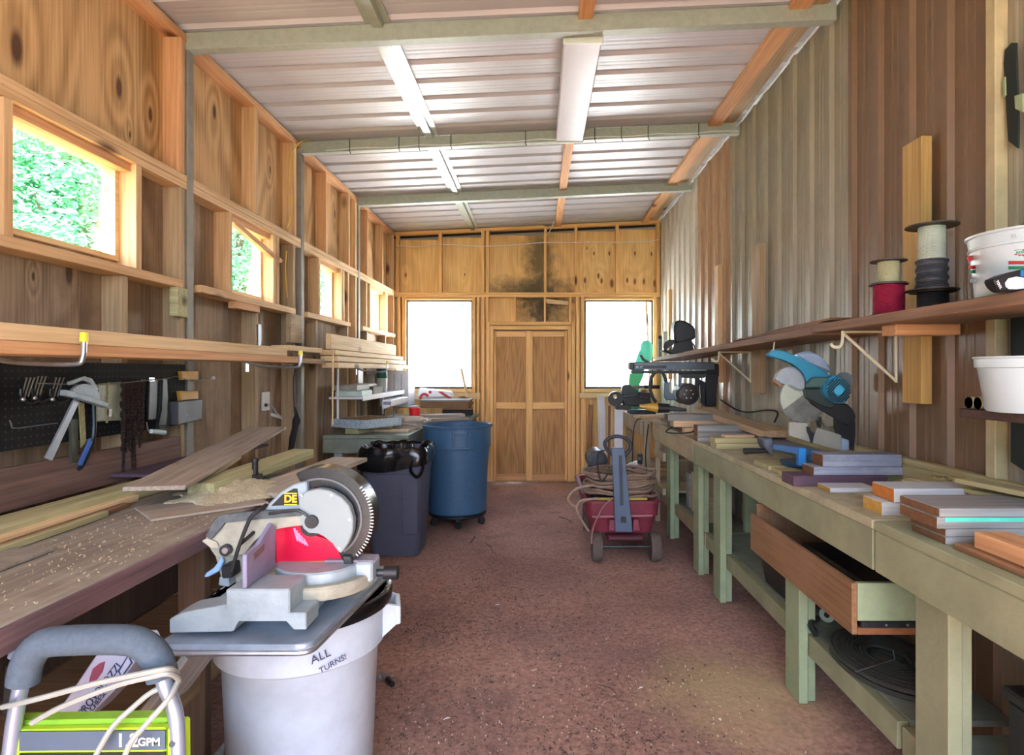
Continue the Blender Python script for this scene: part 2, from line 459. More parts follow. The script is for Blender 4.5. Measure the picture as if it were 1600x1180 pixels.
# ---- dirt floor
def floor():
    m, n, l, b = newmat('red_dirt')
    tc = nd(n, 'ShaderNodeTexCoord')
    def noise(sc, det=6, ro=.6):
        x = nd(n, 'ShaderNodeTexNoise'); x.inputs['Scale'].default_value = sc; x.inputs['Detail'].default_value = det; x.inputs['Roughness'].default_value = ro
        l.new(tc.outputs['Object'], x.inputs['Vector']); return x.outputs['Fac']
    r1 = nd(n, 'ShaderNodeValToRGB'); r1.color_ramp.elements[0].color = C('93736a'); r1.color_ramp.elements[1].color = C('c9a090')
    r1.color_ramp.elements[0].position = .35; r1.color_ramp.elements[1].position = .68
    l.new(noise(1.3), r1.inputs[0])
    r2 = nd(n, 'ShaderNodeValToRGB'); r2.color_ramp.elements[0].color = (0.55, .5, .47, 1); r2.color_ramp.elements[1].color = (1.05, 1.03, 1, 1)
    r2.color_ramp.elements[0].position = .36; r2.color_ramp.elements[1].position = .6
    l.new(noise(38, 5, .75), r2.inputs[0])
    mx = nd(n, 'ShaderNodeMixRGB', blend_type='MULTIPLY'); mx.inputs[0].default_value = 1
    l.new(r1.outputs[0], mx.inputs[1]); l.new(r2.outputs[0], mx.inputs[2])
    # trampled dark leaf litter in patches
    mr = nd(n, 'ShaderNodeMapRange'); mr.inputs['From Min'].default_value = .53; mr.inputs['From Max'].default_value = .66; mr.inputs['To Max'].default_value = .7
    l.new(noise(2.6, 8, .72), mr.inputs['Value'])
    m2 = nd(n, 'ShaderNodeMixRGB'); m2.inputs[2].default_value = C('6e5750')
    l.new(mr.outputs[0], m2.inputs[0]); l.new(mx.outputs[0], m2.inputs[1])
    # sawdust drifted in front of the right hand bench
    vd = nd(n, 'ShaderNodeVectorMath', operation='DISTANCE'); vd.inputs[1].default_value = (.86, 2.65, 0)
    l.new(tc.outputs['Object'], vd.inputs[0])
    ma = nd(n, 'ShaderNodeMath', operation='MULTIPLY_ADD'); ma.inputs[1].default_value = .55
    l.new(noise(5, 6, .7), ma.inputs[0]); l.new(vd.outputs['Value'], ma.inputs[2])
    m3r = nd(n, 'ShaderNodeMapRange'); m3r.inputs['From Min'].default_value = .42; m3r.inputs['From Max'].default_value = .78; m3r.inputs['To Min'].default_value = .6; m3r.inputs['To Max'].default_value = 0
    l.new(ma.outputs[0], m3r.inputs['Value'])
    m3 = nd(n, 'ShaderNodeMixRGB'); m3.inputs[2].default_value = C('b9a778')
    l.new(m3r.outputs[0], m3.inputs[0]); l.new(m2.outputs[0], m3.inputs[1])
    l.new(m3.outputs[0], b.inputs['Base Color'])
    b.inputs['Roughness'].default_value = .95
    bp = nd(n, 'ShaderNodeBump'); bp.inputs['Strength'].default_value = .5; bp.inputs['Distance'].default_value = .012
    l.new(noise(30, 8, .7), bp.inputs['Height']); l.new(bp.outputs[0], b.inputs['Normal'])
    mb = MB()
    bmesh.ops.create_grid(mb.bm, x_segments=60, y_segments=120, size=1)
    from mathutils import noise as ns
    for v in mb.bm.verts:
        v.co = Vector((-.15 + v.co.x * 1.95, 2.65 + v.co.y * 5.05, 0))
        v.co.z = -.004 + .004 * ns.noise(v.co * 1.6) 
    r = bmesh.ops.extrude_face_region(mb.bm, geom=list(mb.bm.faces))
    for v in r['geom']:
        if isinstance(v, bmesh.types.BMVert): v.co.z = -.1
    mb.done('floor', m, kind='structure', base=False, smooth=True)
floor()
def cells(mb, a0, a1, b0, b1, holes, put):
    """rectangle a0..a1 x b0..b1 without the holes, as boxes"""
    A = sorted({a0, a1} | {min(max(h[i], a0), a1) for h in holes for i in (0, 1)})
    Bz = sorted({b0, b1} | {min(max(h[i], b0), b1) for h in holes for i in (2, 3)})
    for i in range(len(A) - 1):
        for j in range(len(Bz) - 1):
            ca, cb = (A[i] + A[i + 1]) / 2, (Bz[j] + Bz[j + 1]) / 2
            if any(h[0] < ca < h[1] and h[2] < cb < h[3] for h in holes): continue
            put(A[i], A[i + 1], Bz[j], Bz[j + 1])
# ---- left wall
WIN_L = [(2.07, 2.70, 1.885, 2.31), (3.55, 4.10, 1.87, 2.31), (4.99, 5.50, 1.86, 2.31), (6.48, 7.10, 1.86, 2.31)]
SIDING = plain('outer_siding', 'b8b2a6', .7, var=.05)
mb = MB(); cells(mb, -2.3, 7.76, 0, 3.115, WIN_L, lambda a, b, c, d: mb.box(-1.93, -1.905, a, b, c, d))
WL = mb.done('wall_left', SIDING, kind='structure', base=False)
ys = [-2.3, -1.17, .05, 1.265, 2.487, 3.702, 4.92, 6.135, 7.35, 7.65]
for i in range(len(ys) - 1):
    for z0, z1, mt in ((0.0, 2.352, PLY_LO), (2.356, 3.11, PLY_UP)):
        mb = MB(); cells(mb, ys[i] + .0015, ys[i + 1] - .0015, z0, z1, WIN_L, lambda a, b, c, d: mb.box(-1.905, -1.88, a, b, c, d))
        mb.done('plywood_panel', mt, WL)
def stud_l(y, z0, z1, mt=STUD, x1=XL):
    B(-1.88, x1, y - .019, y + .019, z0, z1, bev=.0015).done('stud', mt['Z'], WL)
for k, y in enumerate([.4, 1.0, 1.675, 3.055, 3.86, 4.47, 5.13, 5.74, 5.955, 6.36, 6.98, 7.5]):
    stud_l(y, 2.392, 3.068, STUDO if k % 3 == 0 else STUD)
for k, y in enumerate([.9, 1.675, 3.055, 4.45, 5.955, 7.5]):
    stud_l(y, 0, 2.318, STUDG if y < 5 else STUD)
for y in (2.052, 2.722, 3.53, 4.12, 4.175, 4.965, 5.525, 5.585, 5.72, 6.32, 6.46, 7.12, 7.18):
    stud_l(y, 1.852, 2.318, STUD, XL + (.0 if y != 2.722 else .0))
for y in (2.63, 3.86, 4.9, 5.7, 6.34, 7.1):
    stud_l(y, 0, 1.808, STUDG)
for z in (2.32, 2.356):
    B(-1.88, XL, -2.3, 7.56, z, z + .034, bev=.0015).done('middle_rail', STUD['Y'], WL)
B(-1.88, XL, -2.3, 7.56, 3.07, 3.108, bev=.0015).done('top_plate', STUDO['Y'], WL)
for a, b in ((.5, 3.03), (3.19, 4.43), (4.66, 5.72), (6.12, 7.5)):
    B(-1.88, XL + .02, a, b, 1.81, 1.85, bev=.002).done('window_sill', STUD['Y'], WL)
for a, b in ((2.07, 2.72), (3.55, 4.12), (4.98, 5.52), (6.48, 7.12)):
    B(-1.875, XL - .025, a, b, 2.282, 2.32, bev=.002).done('window_header', STUDO['Y'], WL)
B(-1.80, -1.76, 2.96, 3.05, 1.665, 1.808, bev=.002).done('cleat', GREENW, WL)
B(-1.82, -1.77, 3.56, 3.86, 1.765, 1.808, bev=.002).done('cleat', STUDO['Y'], WL)
B(-1.80, -1.76, 4.32, 4.52, 1.60, 1.808, bev=.002).done('cleat', STUDG['Y'], WL)
B(-1.78, -1.765, 4.35, 4.75, 1.45, 1.575, bev=.002).done('cleat', STUDG['Y'], WL)
# diagonal brace across the second window
p = [PX(358, 349, -1.82), PX(366, 349, -1.82), PX(437, 408, -1.82), PX(430, 412, -1.82)]
MB().prism(p, (.03, 0, 0)).done('diagonal_brace', STUDO['Y'], WL)
# steel posts
for y in (3.12, 4.60, 6.05):
    B(-1.85, XL + .004, y - .028, y + .028, 0, 3.12, bev=.003).done('steel_post', plain('dull_post_steel', '8b877c', .6, .1), WL)
# ledger at the bench, its brown darkened for the shadow there
B(XL - .001, XL + .02, .6, 3.0, .93, 1.075, bev=.002).done('ledger_board', wood('shaded_ledger_wood', '86685a', '54403a', 'Y', contour=7, knots=.3), WL)
# ---- windows left
GL = glass('window_glass')
for i, (a, b, c, d) in enumerate(WIN_L):
    f = MB()
    f.box(-1.925, -1.865, a, b, c, c + .022); f.box(-1.925, -1.865, a, b, d - .02, d)
    f.box(-1.925, -1.865, a, a + .022, c + .022, d - .02); f.box(-1.925, -1.865, b - .024, b, c + .022, d - .02)
    W = f.done('window_%d' % (i + 1), PINE['Y'], kind='structure', base=False)
    B(-1.918, -1.914, a + .022, b - .024, c + .022, d - .02).done('pane', GL, W)
# ---- back wall
def ux(u): return (u - CX) / F * YB
def vz(v): return H - (v - CY) / F * YB
WIN_B = [(ux(634), ux(738), vz(607), vz(469)), (ux(914), ux(1021), vz(607), vz(469))]
DOORH = (ux(795), ux(815), -.1, .010)
SX0, SX1 = -1.93, XR + .05
mb = MB(); cells(mb, SX0, SX1, 0, 3.27, WIN_B + [DOORH], lambda a, b, c, d: mb.box(a, b, 7.69, 7.71, c, d))
WB = mb.done('wall_back', SIDING, kind='structure', base=False)
xs = [-1.88, ux(688), ux(757), ux(852), ux(902), ux(964), XR]
for i in range(6):
    B(xs[i] + .001, xs[i + 1] - .001, 7.65, 7.668, vz(459), roofz(xs[i]) - .085, bev=0).done('plywood_panel', PLY_BS if i in (2, 3) else PLY_BK, WB)
mb = MB(); cells(mb, -1.88, ux(757), 0, vz(460), WIN_B, lambda a, b, c, d: mb.box(a, b, 7.65, 7.668, c, d)); mb.done('plywood_panel', PLY_BK, WB)
mb = MB(); cells(mb, ux(902), XR, 0, vz(460), WIN_B, lambda a, b, c, d: mb.box(a, b, 7.65, 7.668, c, d)); mb.done('plywood_panel', PLY_BK, WB)
B(ux(757), ux(803), 7.65, 7.668, vz(514), vz(460)).done('plywood_panel', PLY_BK, WB)
B(ux(803), ux(902), 7.65, 7.668, vz(514), vz(460)).done('plywood_panel', PLY_BS, WB)
for sgn, x0, x1 in ((0, ux(757), ux(771)), (1, ux(887), ux(902))):
    B(x0, x1, 7.65, 7.668, 0, vz(514)).done('plywood_panel', PLY_BK, WB)
def bst(u0, u1, v0, v1, mt=None, y0=YB, y1=7.65, nm='stud'):
    z1, z0 = vz(v0), vz(v1)
    return B(ux(u0), ux(u1), y0, y1, z0, z1, bev=.0015).done(nm, mt or BSTUD['Z'], WB)
for a, b in ((618, 623), (685, 690), (752, 757), (759, 764), (850, 854), (898, 902), (962, 967), (1026, 1031)):
    # top of the studs follows the sloping plate
    B(ux(a), ux(b), YB, 7.639, vz(457), roofz(ux(a)) - .046, bev=.0015).done('stud', BSTUD['Z'], WB)
for a, b, c, d in ((621, 626, 464, 752), (628, 634, 464, 607), (738, 743, 464, 752), (745, 749, 464, 752), (752, 757, 464, 752), (760, 765, 503, 752),
                   (893, 898, 503, 752), (900, 905, 464, 752), (908, 913, 464, 752), (1021, 1026, 464, 752), (803, 806, 464, 504), (850, 853, 464, 504), (759, 763, 464, 503), (889, 893, 464, 503)):
    bst(a, b, c, d)
bst(617, 1032, 457, 460.5, BSTUD['X'], nm='middle_rail'); bst(617, 1032, 460.8, 464.3, BSTUD['X'], nm='middle_rail')
bst(766, 892, 503, 508, BSTUD['X'], 7.55, nm='door_header'); bst(766, 892, 508.5, 515, BSTUD['X'], 7.57, nm='door_header')
bst(765.5, 771, 510, 752, BSTUD['Z'], 7.55, nm='door_jamb'); bst(887, 892.5, 510, 752, BSTUD['Z'], 7.55, nm='door_jamb')
bst(634, 738, 608, 613, BSTUD['X'], 7.54, nm='window_sill'); bst(913, 1021, 608, 613, BSTUD['X'], 7.54, nm='window_sill')
bst(633, 750, 614, 624, PINE['X'], 7.545, 7.559, nm='apron_board'); bst(905, 1028, 614, 622, PINE['X'], 7.545, 7.559, nm='apron_board')
for k in range(5):
    bst(907 + k * 5.2, 911 + k * 5.2, 625 + (k % 2), 752, None, 7.62, 7.649, nm='batten')
bst(634, 738, 465, 468.5, BSTUD['X'], nm='window_header'); bst(914, 1021, 465, 468.5, BSTUD['X'], nm='window_header')
# loose split batten over the door and dark strips painting the shade of the gap below the roof
MB().yp([(853, 467), (888, 471), (889, 477), (854, 474)], 7.555, .02).done('split_batten', PINE['X'], WB)
DARKG = plain('dark_gap_shade', '2e2a26', .9)
for i, (a, b) in enumerate(((-1.86, ux(688)), (ux(690), ux(752)), (ux(765), ux(850)), (ux(855), ux(898)), (ux(903), ux(962)), (ux(968), ux(1026)))):
    MB().prism([(a, 7.64, roofz(a) - .075), (b, 7.64, roofz(b) - .075), (b, 7.64, roofz(b) - .046), (a, 7.64, roofz(a) - .046)], (0, .008, 0)).done('dark_gap_strip', DARKG, WB)
MB().prism([(-1.86, YB, roofz(-1.86) - .045), (XR, YB, roofz(XR) - .045), (XR, YB, roofz(XR) - .01), (-1.86, YB, roofz(-1.86) - .01)], (0, .09, 0)).done('top_plate', BSTUD['X'], WB)
BLKF = plain('black_window_frame', '26241f', .5)
for i, (a, b, c, d) in enumerate(WIN_B):
    f = MB(); t = .018
    f.box(a, b, 7.60, 7.70, c, c + t); f.box(a, b, 7.60, 7.70, d - t, d); f.box(a, a + t, 7.60, 7.70, c + t, d - t); f.box(b - t, b, 7.60, 7.70, c + t, d - t)
    W = f.done('window_%d' % (i + 5), BLKF, kind='structure', base=False)
    B(a + t, b - t, 7.66, 7.664, c + t, d - t).done('pane', GL, W)
# ---- door
dx0, dx1 = ux(771.5), ux(886.5)
D = B(dx0, dx1, 7.615, 7.63, .004, vz(516.5)).done('door_1', DOORP, kind='structure', base=False)
for a, b, c, d, m_ in ((771.5, 774.5, 517, 752, 'Z'), (882.5, 886.5, 517, 752, 'Z'), (822, 832, 517, 752, 'Z'), (775, 821.5, 518, 526, 'X'), (832.5, 882, 518, 526, 'X'),
                       (775, 821.5, 629, 639, 'X'), (832.5, 882, 629, 639, 'X'), (775, 821.5, 742, 751.5, 'X'), (832.5, 882, 742, 751.5, 'X')):
    B(ux(a), ux(b), 7.594, 7.6145, max(vz(d), .008), vz(c), bev=.002).done('batten', (BSTUD if d < 740 or m_ == 'Z' else STUDO)[m_], D)
# ---- right wall: ribbed siding sheets
def ribbed(y0, y1, mat, xo=0):
    ribs = []
    k = math.floor((y0 - 2.045) / .2286) - 1
    prof = [(y0, 0)]
    while True:
        c = 2.045 + .2286 * k
        if c > y1 + .1: break
        for dy, h in ((-.033, 0), (-.018, .019), (.018, .019), (.033, 0), (.088, 0), (.094, .002), (.104, .002), (.11, 0), (.128, 0), (.134, .002), (.144, .002), (.15, 0)):
            if y0 < c + dy < y1: prof.append((c + dy, h))
        k += 1
    prof.append((y1, 0))
    mb = MB()
    a = [(XR - h - xo, y) for y, h in prof]
    b = [(XR + .004 - h - xo, y) for y, h in prof]
    v = [[mb.bm.verts.new((x, y, z)) for x, y in q] for q, z in ((a, 0), (a, 3.28), (b, 0), (b, 3.28))]
    for i in range(len(a) - 1):
        mb.bm.faces.new((v[0][i], v[0][i + 1], v[1][i + 1], v[1][i]))
        mb.bm.faces.new((v[2][i + 1], v[2][i], v[3][i], v[3][i + 1]))
    return mb.done('siding_sheet', mat, WR)
WR = B(XR + .01, XR + .05, -2.3, 7.76, 0, 3.26).done('wall_right', SIDING, kind='structure', base=False)
SID_W = plain('white_painted_siding', 'c9c5b8', .38, 0, var=.06, scale=4)
SID_G = plain('grey_painted_siding', '97937f', .4, 0, var=.07, scale=4)
SID_B = plain('brown_painted_siding', '766047', .4, 0, var=.08, scale=4)
SID_T = plain('tan_painted_siding', 'ae8f6e', .38, 0, var=.08, scale=4)
ribbed(-2.3, 1.13, SID_G); ribbed(1.13, 2.045 + .033, SID_G, .001)
ribbed(2.045 - .033, 2.985, SID_B, .002); ribbed(2.97, 3.9, SID_G, .001); ribbed(3.885, 4.815, SID_G); ribbed(4.80, 5.87, SID_T, .001)
ribbed(5.86, 6.8, SID_W); ribbed(6.79, 7.65, SID_W, .001)
# light trim strip at the sheet joint, dark plates painting the darkness inside a torn slot and an opening
B(XR - .045, XR - .001, 1.985, 2.03, .95, 3.25, bev=.003).done('joint_trim', plain('beige_trim', 'b5a981', .5), WR)
DKG = plain('dark_green_black', '14201d', .7)
MB().xp([(1571, 100), (1573, 78), (1583, 67), (1590, 67), (1594, 200), (1593, 232), (1578, 220)], XR - .018, -.006).done('torn_slot_dark', DKG, WR)
MB().xp([(1581, 358), (1600, 350), (1640, 330), (1640, 760), (1581, 722)], XR - .022, -.004).done('dark_opening', DKG, WR)
MB().xp([(1569, 128), (1572, 120), (1573, 148), (1570, 152)], XR - .025, -.006).done('paper_scrap', GREENL, WR)
MB().xp([(1588, 150), (1600, 146), (1601, 175), (1589, 170)], XR - .027, -.006).done('paper_scrap', GREENL, WR)
YC = {'Z': wood('yellow_cleat', 'c9a865', '9c7c42', 'Z', contour=6, knots=.3)}
for (y0, y1, z0, z1, mt) in ((2.34, 2.465, 1.27, 2.305, YC), (4.05, 4.21, 1.245, 2.25, STUDG), (5.0, 5.1, 1.3, 2.27, STUD), (6.9, 7.0, 1.3, 2.32, STUDO)):
    B(XR - .062, XR - .021, y0, y1, z0, z1, bev=.002).done('wall_cleat', mt['Z'], WR)
# ---- ceiling: ribbed roof sheets, beams, purlins
def ceiling():
    ys_ = []
    c = -.4
    c = 3.507 - .2286 * 26
    prof = [(-2.45, 0)]
    while c < 7.9:
        for dy, h in ((-.034, 0), (-.018, .019), (.018, .019), (.034, 0), (.085, 0), (.091, .0008), (.102, .0008), (.108, 0), (.124, 0), (.13, .0008), (.141, .0008), (.147, 0)):
            if -2.44 < c + dy < 7.85: prof.append((c + dy, h))
        c += .2286
    prof.append((7.86, 0))
    mb = MB()
    x0, x1 = -1.98, XR + .12
    rows = [[mb.bm.verts.new((x, y, roofz(x) + h + dz)) for y, h in prof] for x, dz in ((x0, 0), (x1, 0), (x0, .004), (x1, .004))]
    for i in range(len(prof) - 1):
        mb.bm.faces.new((rows[0][i], rows[1][i], rows[1][i + 1], rows[0][i + 1]))
        mb.bm.faces.new((rows[2][i], rows[2][i + 1], rows[3][i + 1], rows[3][i]))
    return mb.done('ceiling', WHITEM, kind='structure', base=False)
CE = ceiling()
def slopebox(x0, x1, y0, y1, d0, d1, nm, mt, bev=.002):   # hangs d0..d1 below the roof sheet
    MB().prism([(x0, y0, roofz(x0) - d1), (x1, y0, roofz(x1) - d1), (x1, y0, roofz(x1) - d0), (x0, y0, roofz(x0) - d0)], (0, y1 - y0, 0), bev).done(nm, mt, CE)
for y in (1.62, 3.12, 4.60, 6.05):
    slopebox(-1.82, XR - .02, y - .03, y + .03, .012, .098, 'roof_beam', GALV)
for a, b in ((-.4, 1.59), (1.65, 3.09), (3.15, 4.57), (4.63, 6.02), (6.08, 7.55)):
    # hat channel
    x = -.865
    z = roofz(x) - .002
    pts = [(x - .02, z), (x - .02, z - .004), (x + .012, z - .004), (x + .022, z - .03), (x + .07, z - .03), (x + .08, z - .004), (x + .112, z - .004), (x + .112, z)]
    MB().prism([(px_, a, pz_) for px_, pz_ in pts], (0, b - a, 0)).done('metal_purlin', GALVB if 3 < a < 6 else GALV, CE)
    slopebox(.20, .275, a, b, .002, .04, 'wood_purlin', STUDO['Y'])
    slopebox(1.27, 1.37, a, b, .002, .04, 'wood_purlin', STUDO['Y'])
    slopebox(1.372, 1.47, a, b, .004, .02, 'wood_purlin', STUDG['Y'])
    B(-1.86, -1.82, a, b, 3.112, 3.122).done('eave_flashing', GALV, CE)
# ---- strip light
fx = thing('ceiling_light', 'long white strip light cover fixed under the ceiling between two steel beams', 'ceiling light', (.235, 3.85, 3.10))
MB().prism([(.13, 3.19, 3.115), (.33, 3.19, 3.115), (.33, 4.55, 3.115), (.13, 4.55, 3.115)], (0, 0, .075), .006).done('cover', plain('white_enamel', 'c9c3c8', .35, var=.02), fx)
B(.125, .335, 3.165, 3.19, 3.108, 3.195, bev=.004).done('end_cap', plain('pale_end_cap', 'd6e0d6', .4, var=.02), fx)
B(.125, .335, 4.55, 4.572, 3.108, 3.14, bev=.004).done('end_cap', MATS['pale_end_cap'], fx)
B(.16, .30, 3.3, 4.3, 3.19, 3.205).done('mounting_rail', GALV, fx)
# ---- outdoors
BW = plain('white_metal_building', 'eeeeea', .6, var=.02)
bld = thing('metal_building', 'white metal building standing beyond the back windows', 'building', (2, 13, -.1))
B(-4.9, 8, 11.7, 16, -.1, 2.46).done('wall', BW, bld)
MB().prism([(-5, 11.5, 2.46), (8.5, 11.5, 2.46), (8.5, 14.5, 2.75), (-5, 14.5, 2.75)], (0, 0, .08)).done('roof', plain('pale_green_roof', 'c4d8d2', .5), bld)
def tree(x, y, h, r, n, seed, label, leafmat, group='trees outside the left windows', zb=.5):
    rnd = random.Random(seed)
    t = thing('tree', label, 'tree', (x, y, -.04), group)
    mb = MB(); pts = smooth_path([(x, y, -.04), (x + .15, y, h * .3), (x - .1, y + .2, h * .6), (x, y, h * .92)], 4)
    mb.tube(pts, [.16 - .13 * i / len(pts) for i in range(len(pts))], 8)
    for k in range(14):
        a = rnd.random() * 6.28; z = h * (.2 + .6 * rnd.random())
        mb.tube([(x, y, z), (x + math.cos(a) * r * .5, y + math.sin(a) * r * .5, z + .3), (x + math.cos(a) * r * .85, y + math.sin(a) * r * .85, z + .5)], [.04, .025, .01], 5)
    mb.done('trunk', plain('bark', '5a4a3c', .9), t, smooth=True)
    vs, fs = [], []
    clumps = [(max(-1, min(1, rnd.gauss(0, .6))) * (r - .5), max(-1, min(1, rnd.gauss(0, .6))) * (r - .5), zb + (h - zb) * rnd.random() ** .9) for _ in range(120)]
    for k in range(n):
        c = clumps[rnd.randrange(len(clumps))]
        p = Vector((x + c[0] + rnd.uniform(-.5, .5), y + c[1] + rnd.uniform(-.5, .5), c[2] + rnd.gauss(0, .22)))
        s_ = .032 + .045 * rnd.random()
        e = Euler((rnd.random() * 6, rnd.random() * 1.2 - .6, rnd.random() * 6)).to_matrix()
        i0 = len(vs)
        for q in ((-s_, 0, 0), (-.2 * s_, .45 * s_, .1 * s_), (s_, 0, 0), (-.2 * s_, -.45 * s_, .1 * s_)):
            vs.append(p + e @ Vector(q) - Vector((x, y, -.04)))
        fs.append((i0, i0 + 1, i0 + 2, i0 + 3))
    me = bpy.data.meshes.new('foliage'); me.from_pydata([tuple(v) for v in vs], [], fs)
    me.materials.append(leafmat)
    o = bpy.data.objects.new('foliage', me); COL.objects.link(o); o.parent = t
LF1 = translucent('leaf_green', '4f8a5e', .45); LF2 = translucent('leaf_green_pale', '6aa67c', .5)
tree(-6.5, 8.3, 6.2, 2.4, 60000, 1, 'leafy green tree filling the view through the nearest and largest left window', LF1)
tree(-7.5, 15.2, 6.5, 2.4, 44000, 2, 'leafy green tree seen through the left window crossed by a diagonal brace', LF1)
tree(-7.9, 22.0, 7.5, 2.4, 24000, 3, 'leafy green tree seen through the third left window from the front', LF2, zb=2.2)
tree(-8.0, 28.6, 8, 2.4, 20000, 4, 'pale green tree seen through the narrow left window nearest the back wall', LF2)
tree(-2.2, 21, 7.5, 2.6, 15000, 7, 'green tree rising above the white building, at the top of the left back window', LF2, None, 3)

tree(-13.4, 26.0, 10.5, 3.2, 42000, 11, 'broad green tree farther off, behind the right part of the braced left window', LF1, zb=1)
tree(-12.5, 35.0, 10.5, 4.0, 36000, 12, 'broad pale green tree farthest off through the rear left windows', LF2, zb=1)
# ================================================================== LEFT SIDE
# ---- near workbench
XB = -1.04
wb = thing('workbench', 'long rough wooden workbench along the left wall with sawdust on its thick top', 'workbench', (-1.4, 1.6, 0))
for i, (a, b) in enumerate(((-1.788, -1.54), (-1.536, -1.29), (-1.286, XB))):
    B(a, b, .45, 3.06, .862, .905, bev=.003).done('top_plank', BENCHW if i < 2 else BENCHW, wb)
B(XB + .001, XB + .012, .45, 3.06, .85, .903, bev=.002).done('front_edge', BENCHE, wb)
for y in (.9, 2.02, 2.95):
    B(-1.2, -1.11, y, y + .04, 0, .861, bev=.002).done('leg', wood('shaded_leg_wood', '6b5340', '4a382a', 'Z', contour=6, knots=.3), wb)  # front legs coloured darker to deepen the shade under the bench
    B(-1.78, -1.74, y, y + .09, 0, .861, bev=.002).done('leg', STUDG['Z'], wb)
    B(-1.74, -1.2, y, y + .038, .772, .861, bev=.002).done('cross_rail', STUDG['X'], wb)
B(-1.74, -1.2, .6, 3.0, .30, .325, bev=.002).done('lower_shelf', BROWNW, wb)
B(-1.16, -1.125, .6, 2.94, .33, .42, bev=.002).done('lower_rail', STUDG['Y'], wb)
B(-1.755, -1.742, .6, 3.0, .33, .85).done('back_panel', wood('shaded_brown_panel', '4f3826', '33241a', 'Z', contour=7, knots=0), wb)  # brown boards, coloured extra dark for the shade under the bench
# things under the bench
o = MB().tube([(-1.13, 1.5, .03), (-.99, 2.2, .22)], .014, 10).done('pipe', GREYW, smooth=True)
tag(o, 'thin grey pipe on the dirt beside the white bin', 'pipe')
# boards lying on the bench by the wall
def yb(label, x, y0, y1, z, wd, th, mt, dx=0, dz=0, nm='lumber_board'):
    return lumber(label, (x, y0, z), (x + dx, y1, z + dz), wd, th, mt, name=nm)
yb('pale green treated board lying nearest the wall on the left workbench', -1.61, .6, 2.66, .907, .10, .05, GREENW, dx=.03)
yb('narrow pale strip lying beside the green board on the left workbench', -1.50, .6, 2.3, .907, .035, .025, PINEX, dx=-.03)
yb('thin brown lath between the pale strips on the left workbench', -1.462, .6, 2.2, .907, .03, .015, BROWNW, dx=-.03)
yb('thin pale lath at the front of the strips on the left workbench', -1.43, .6, 2.05, .907, .02, .02, GREENW, dx=-.03)
yb('flat dark weathered board on the left workbench, nearest the camera', -1.34, .6, 1.66, .907, .11, .01, BENCHW, dx=-.04)
lumber('wide dusty plank lying askew across the other boards on the left workbench', (-1.33, 2.1, .984), (-1.56, 3.5, 1.06), .20, .016, DUSTW)
lumber('maroon dusty board behind the askew plank on the left workbench', (-1.68, 2.5, .96), (-1.64, 3.5, .965), .17, .014, PURPLE)
lumber('greenish board with a square end pointing to the rear on the left workbench', (-1.28, 2.3, .932), (-1.18, 3.05, .965), .11, .042, GREENW)
lumber('split pale offcut under the askew plank on the left workbench', (-1.36, 2.55, .908), (-1.42, 3.25, .912), .10, .02, PINEX)
lumber('second split offcut beside the askew plank on the left workbench', (-1.42, 2.6, .935), (-1.52, 3.05, .955), .05, .02, PINEX)
lumber('dusty grey board overhanging the rear end of the left workbench', (-1.1, 2.35, .908), (-1.0, 3.22, .92), .19, .02, DUSTW)
lumber('thin plywood sheet under the sawdust on the left workbench', (-1.35, 2.07, .907), (-1.08, 2.33, .907), .25, .008, DUSTW)
lumber('teal painted strip behind the sawdust on the left workbench', (-1.25, 2.70, .907), (-.98, 2.66, .907), .03, .02, plain('teal_grey_paint', '5d7f80', .6))
def heap(name, label, cx, cy, rx, ry, h, z, mt, seed=0, n=46):
    from mathutils import noise as ns
    mb = MB()
    bmesh.ops.create_grid(mb.bm, x_segments=n, y_segments=n, size=1)
    kill = []
    for v in mb.bm.verts:
        d = math.hypot(v.co.x, v.co.y)
        q = Vector((v.co.x * 3 + seed, v.co.y * 3, seed))
        f = max(0, 1 - max(0, d + .25 * ns.noise(q)) ** 1.4)
        v.co = Vector((cx + v.co.x * rx, cy + v.co.y * ry, z + h * f * (1 + .35 * ns.noise(q * 3)) + .004 * f * ns.noise(q * 9)))
        if f <= 0: kill.append(v)
    bmesh.ops.delete(mb.bm, geom=kill, context='VERTS')
    r = bmesh.ops.extrude_face_region(mb.bm, geom=list(mb.bm.faces))
    for v in r['geom']:
        if isinstance(v, bmesh.types.BMVert): v.co.z = z - .0005
    return tag(mb.done(name, mt, smooth=True), label, 'sawdust', kind='stuff')
SAWD = plain('sawdust', 'cfc6a4', .95, var=.2, scale=120, bump=.6)
heap('sawdust', 'heap of pale sawdust on the left workbench behind the white chop saw', -1.22, 2.42, .2, .24, .045, .916, SAWD, 3)
def chips(name, label, boxx, boxy, z, n, mt, seed, smin=.003, smax=.012, cat='wood chips', zf=None):
    rnd = random.Random(seed); mb = MB()
    for k in range(n):
        x, y = rnd.uniform(*boxx), rnd.uniform(*boxy)
        a = rnd.random() * 3.14; s_ = rnd.uniform(smin, smax); t = s_ * rnd.uniform(.15, .5)
        zz = z + (zf(x, y) if zf else 0)
        d = Vector((math.cos(a) * s_, math.sin(a) * s_, 0)); e = Vector((-math.sin(a) * t, math.cos(a) * t, 0))
        p = Vector((x, y, zz)); up = Vector((0, 0, rnd.uniform(.001, .004)))
        mb.prism([p - d - e, p + d - e + up * .8, p + d + e + up, p - d + e], (0, 0, .0012))
    return tag(mb.done(name, mt), label, cat, kind='stuff')
chips('wood_chips', 'scattered pale wood chips on the left workbench top', (-1.42, -1.06), (.9, 2.1), .906, 420, SAWD, 5, .001, .004)
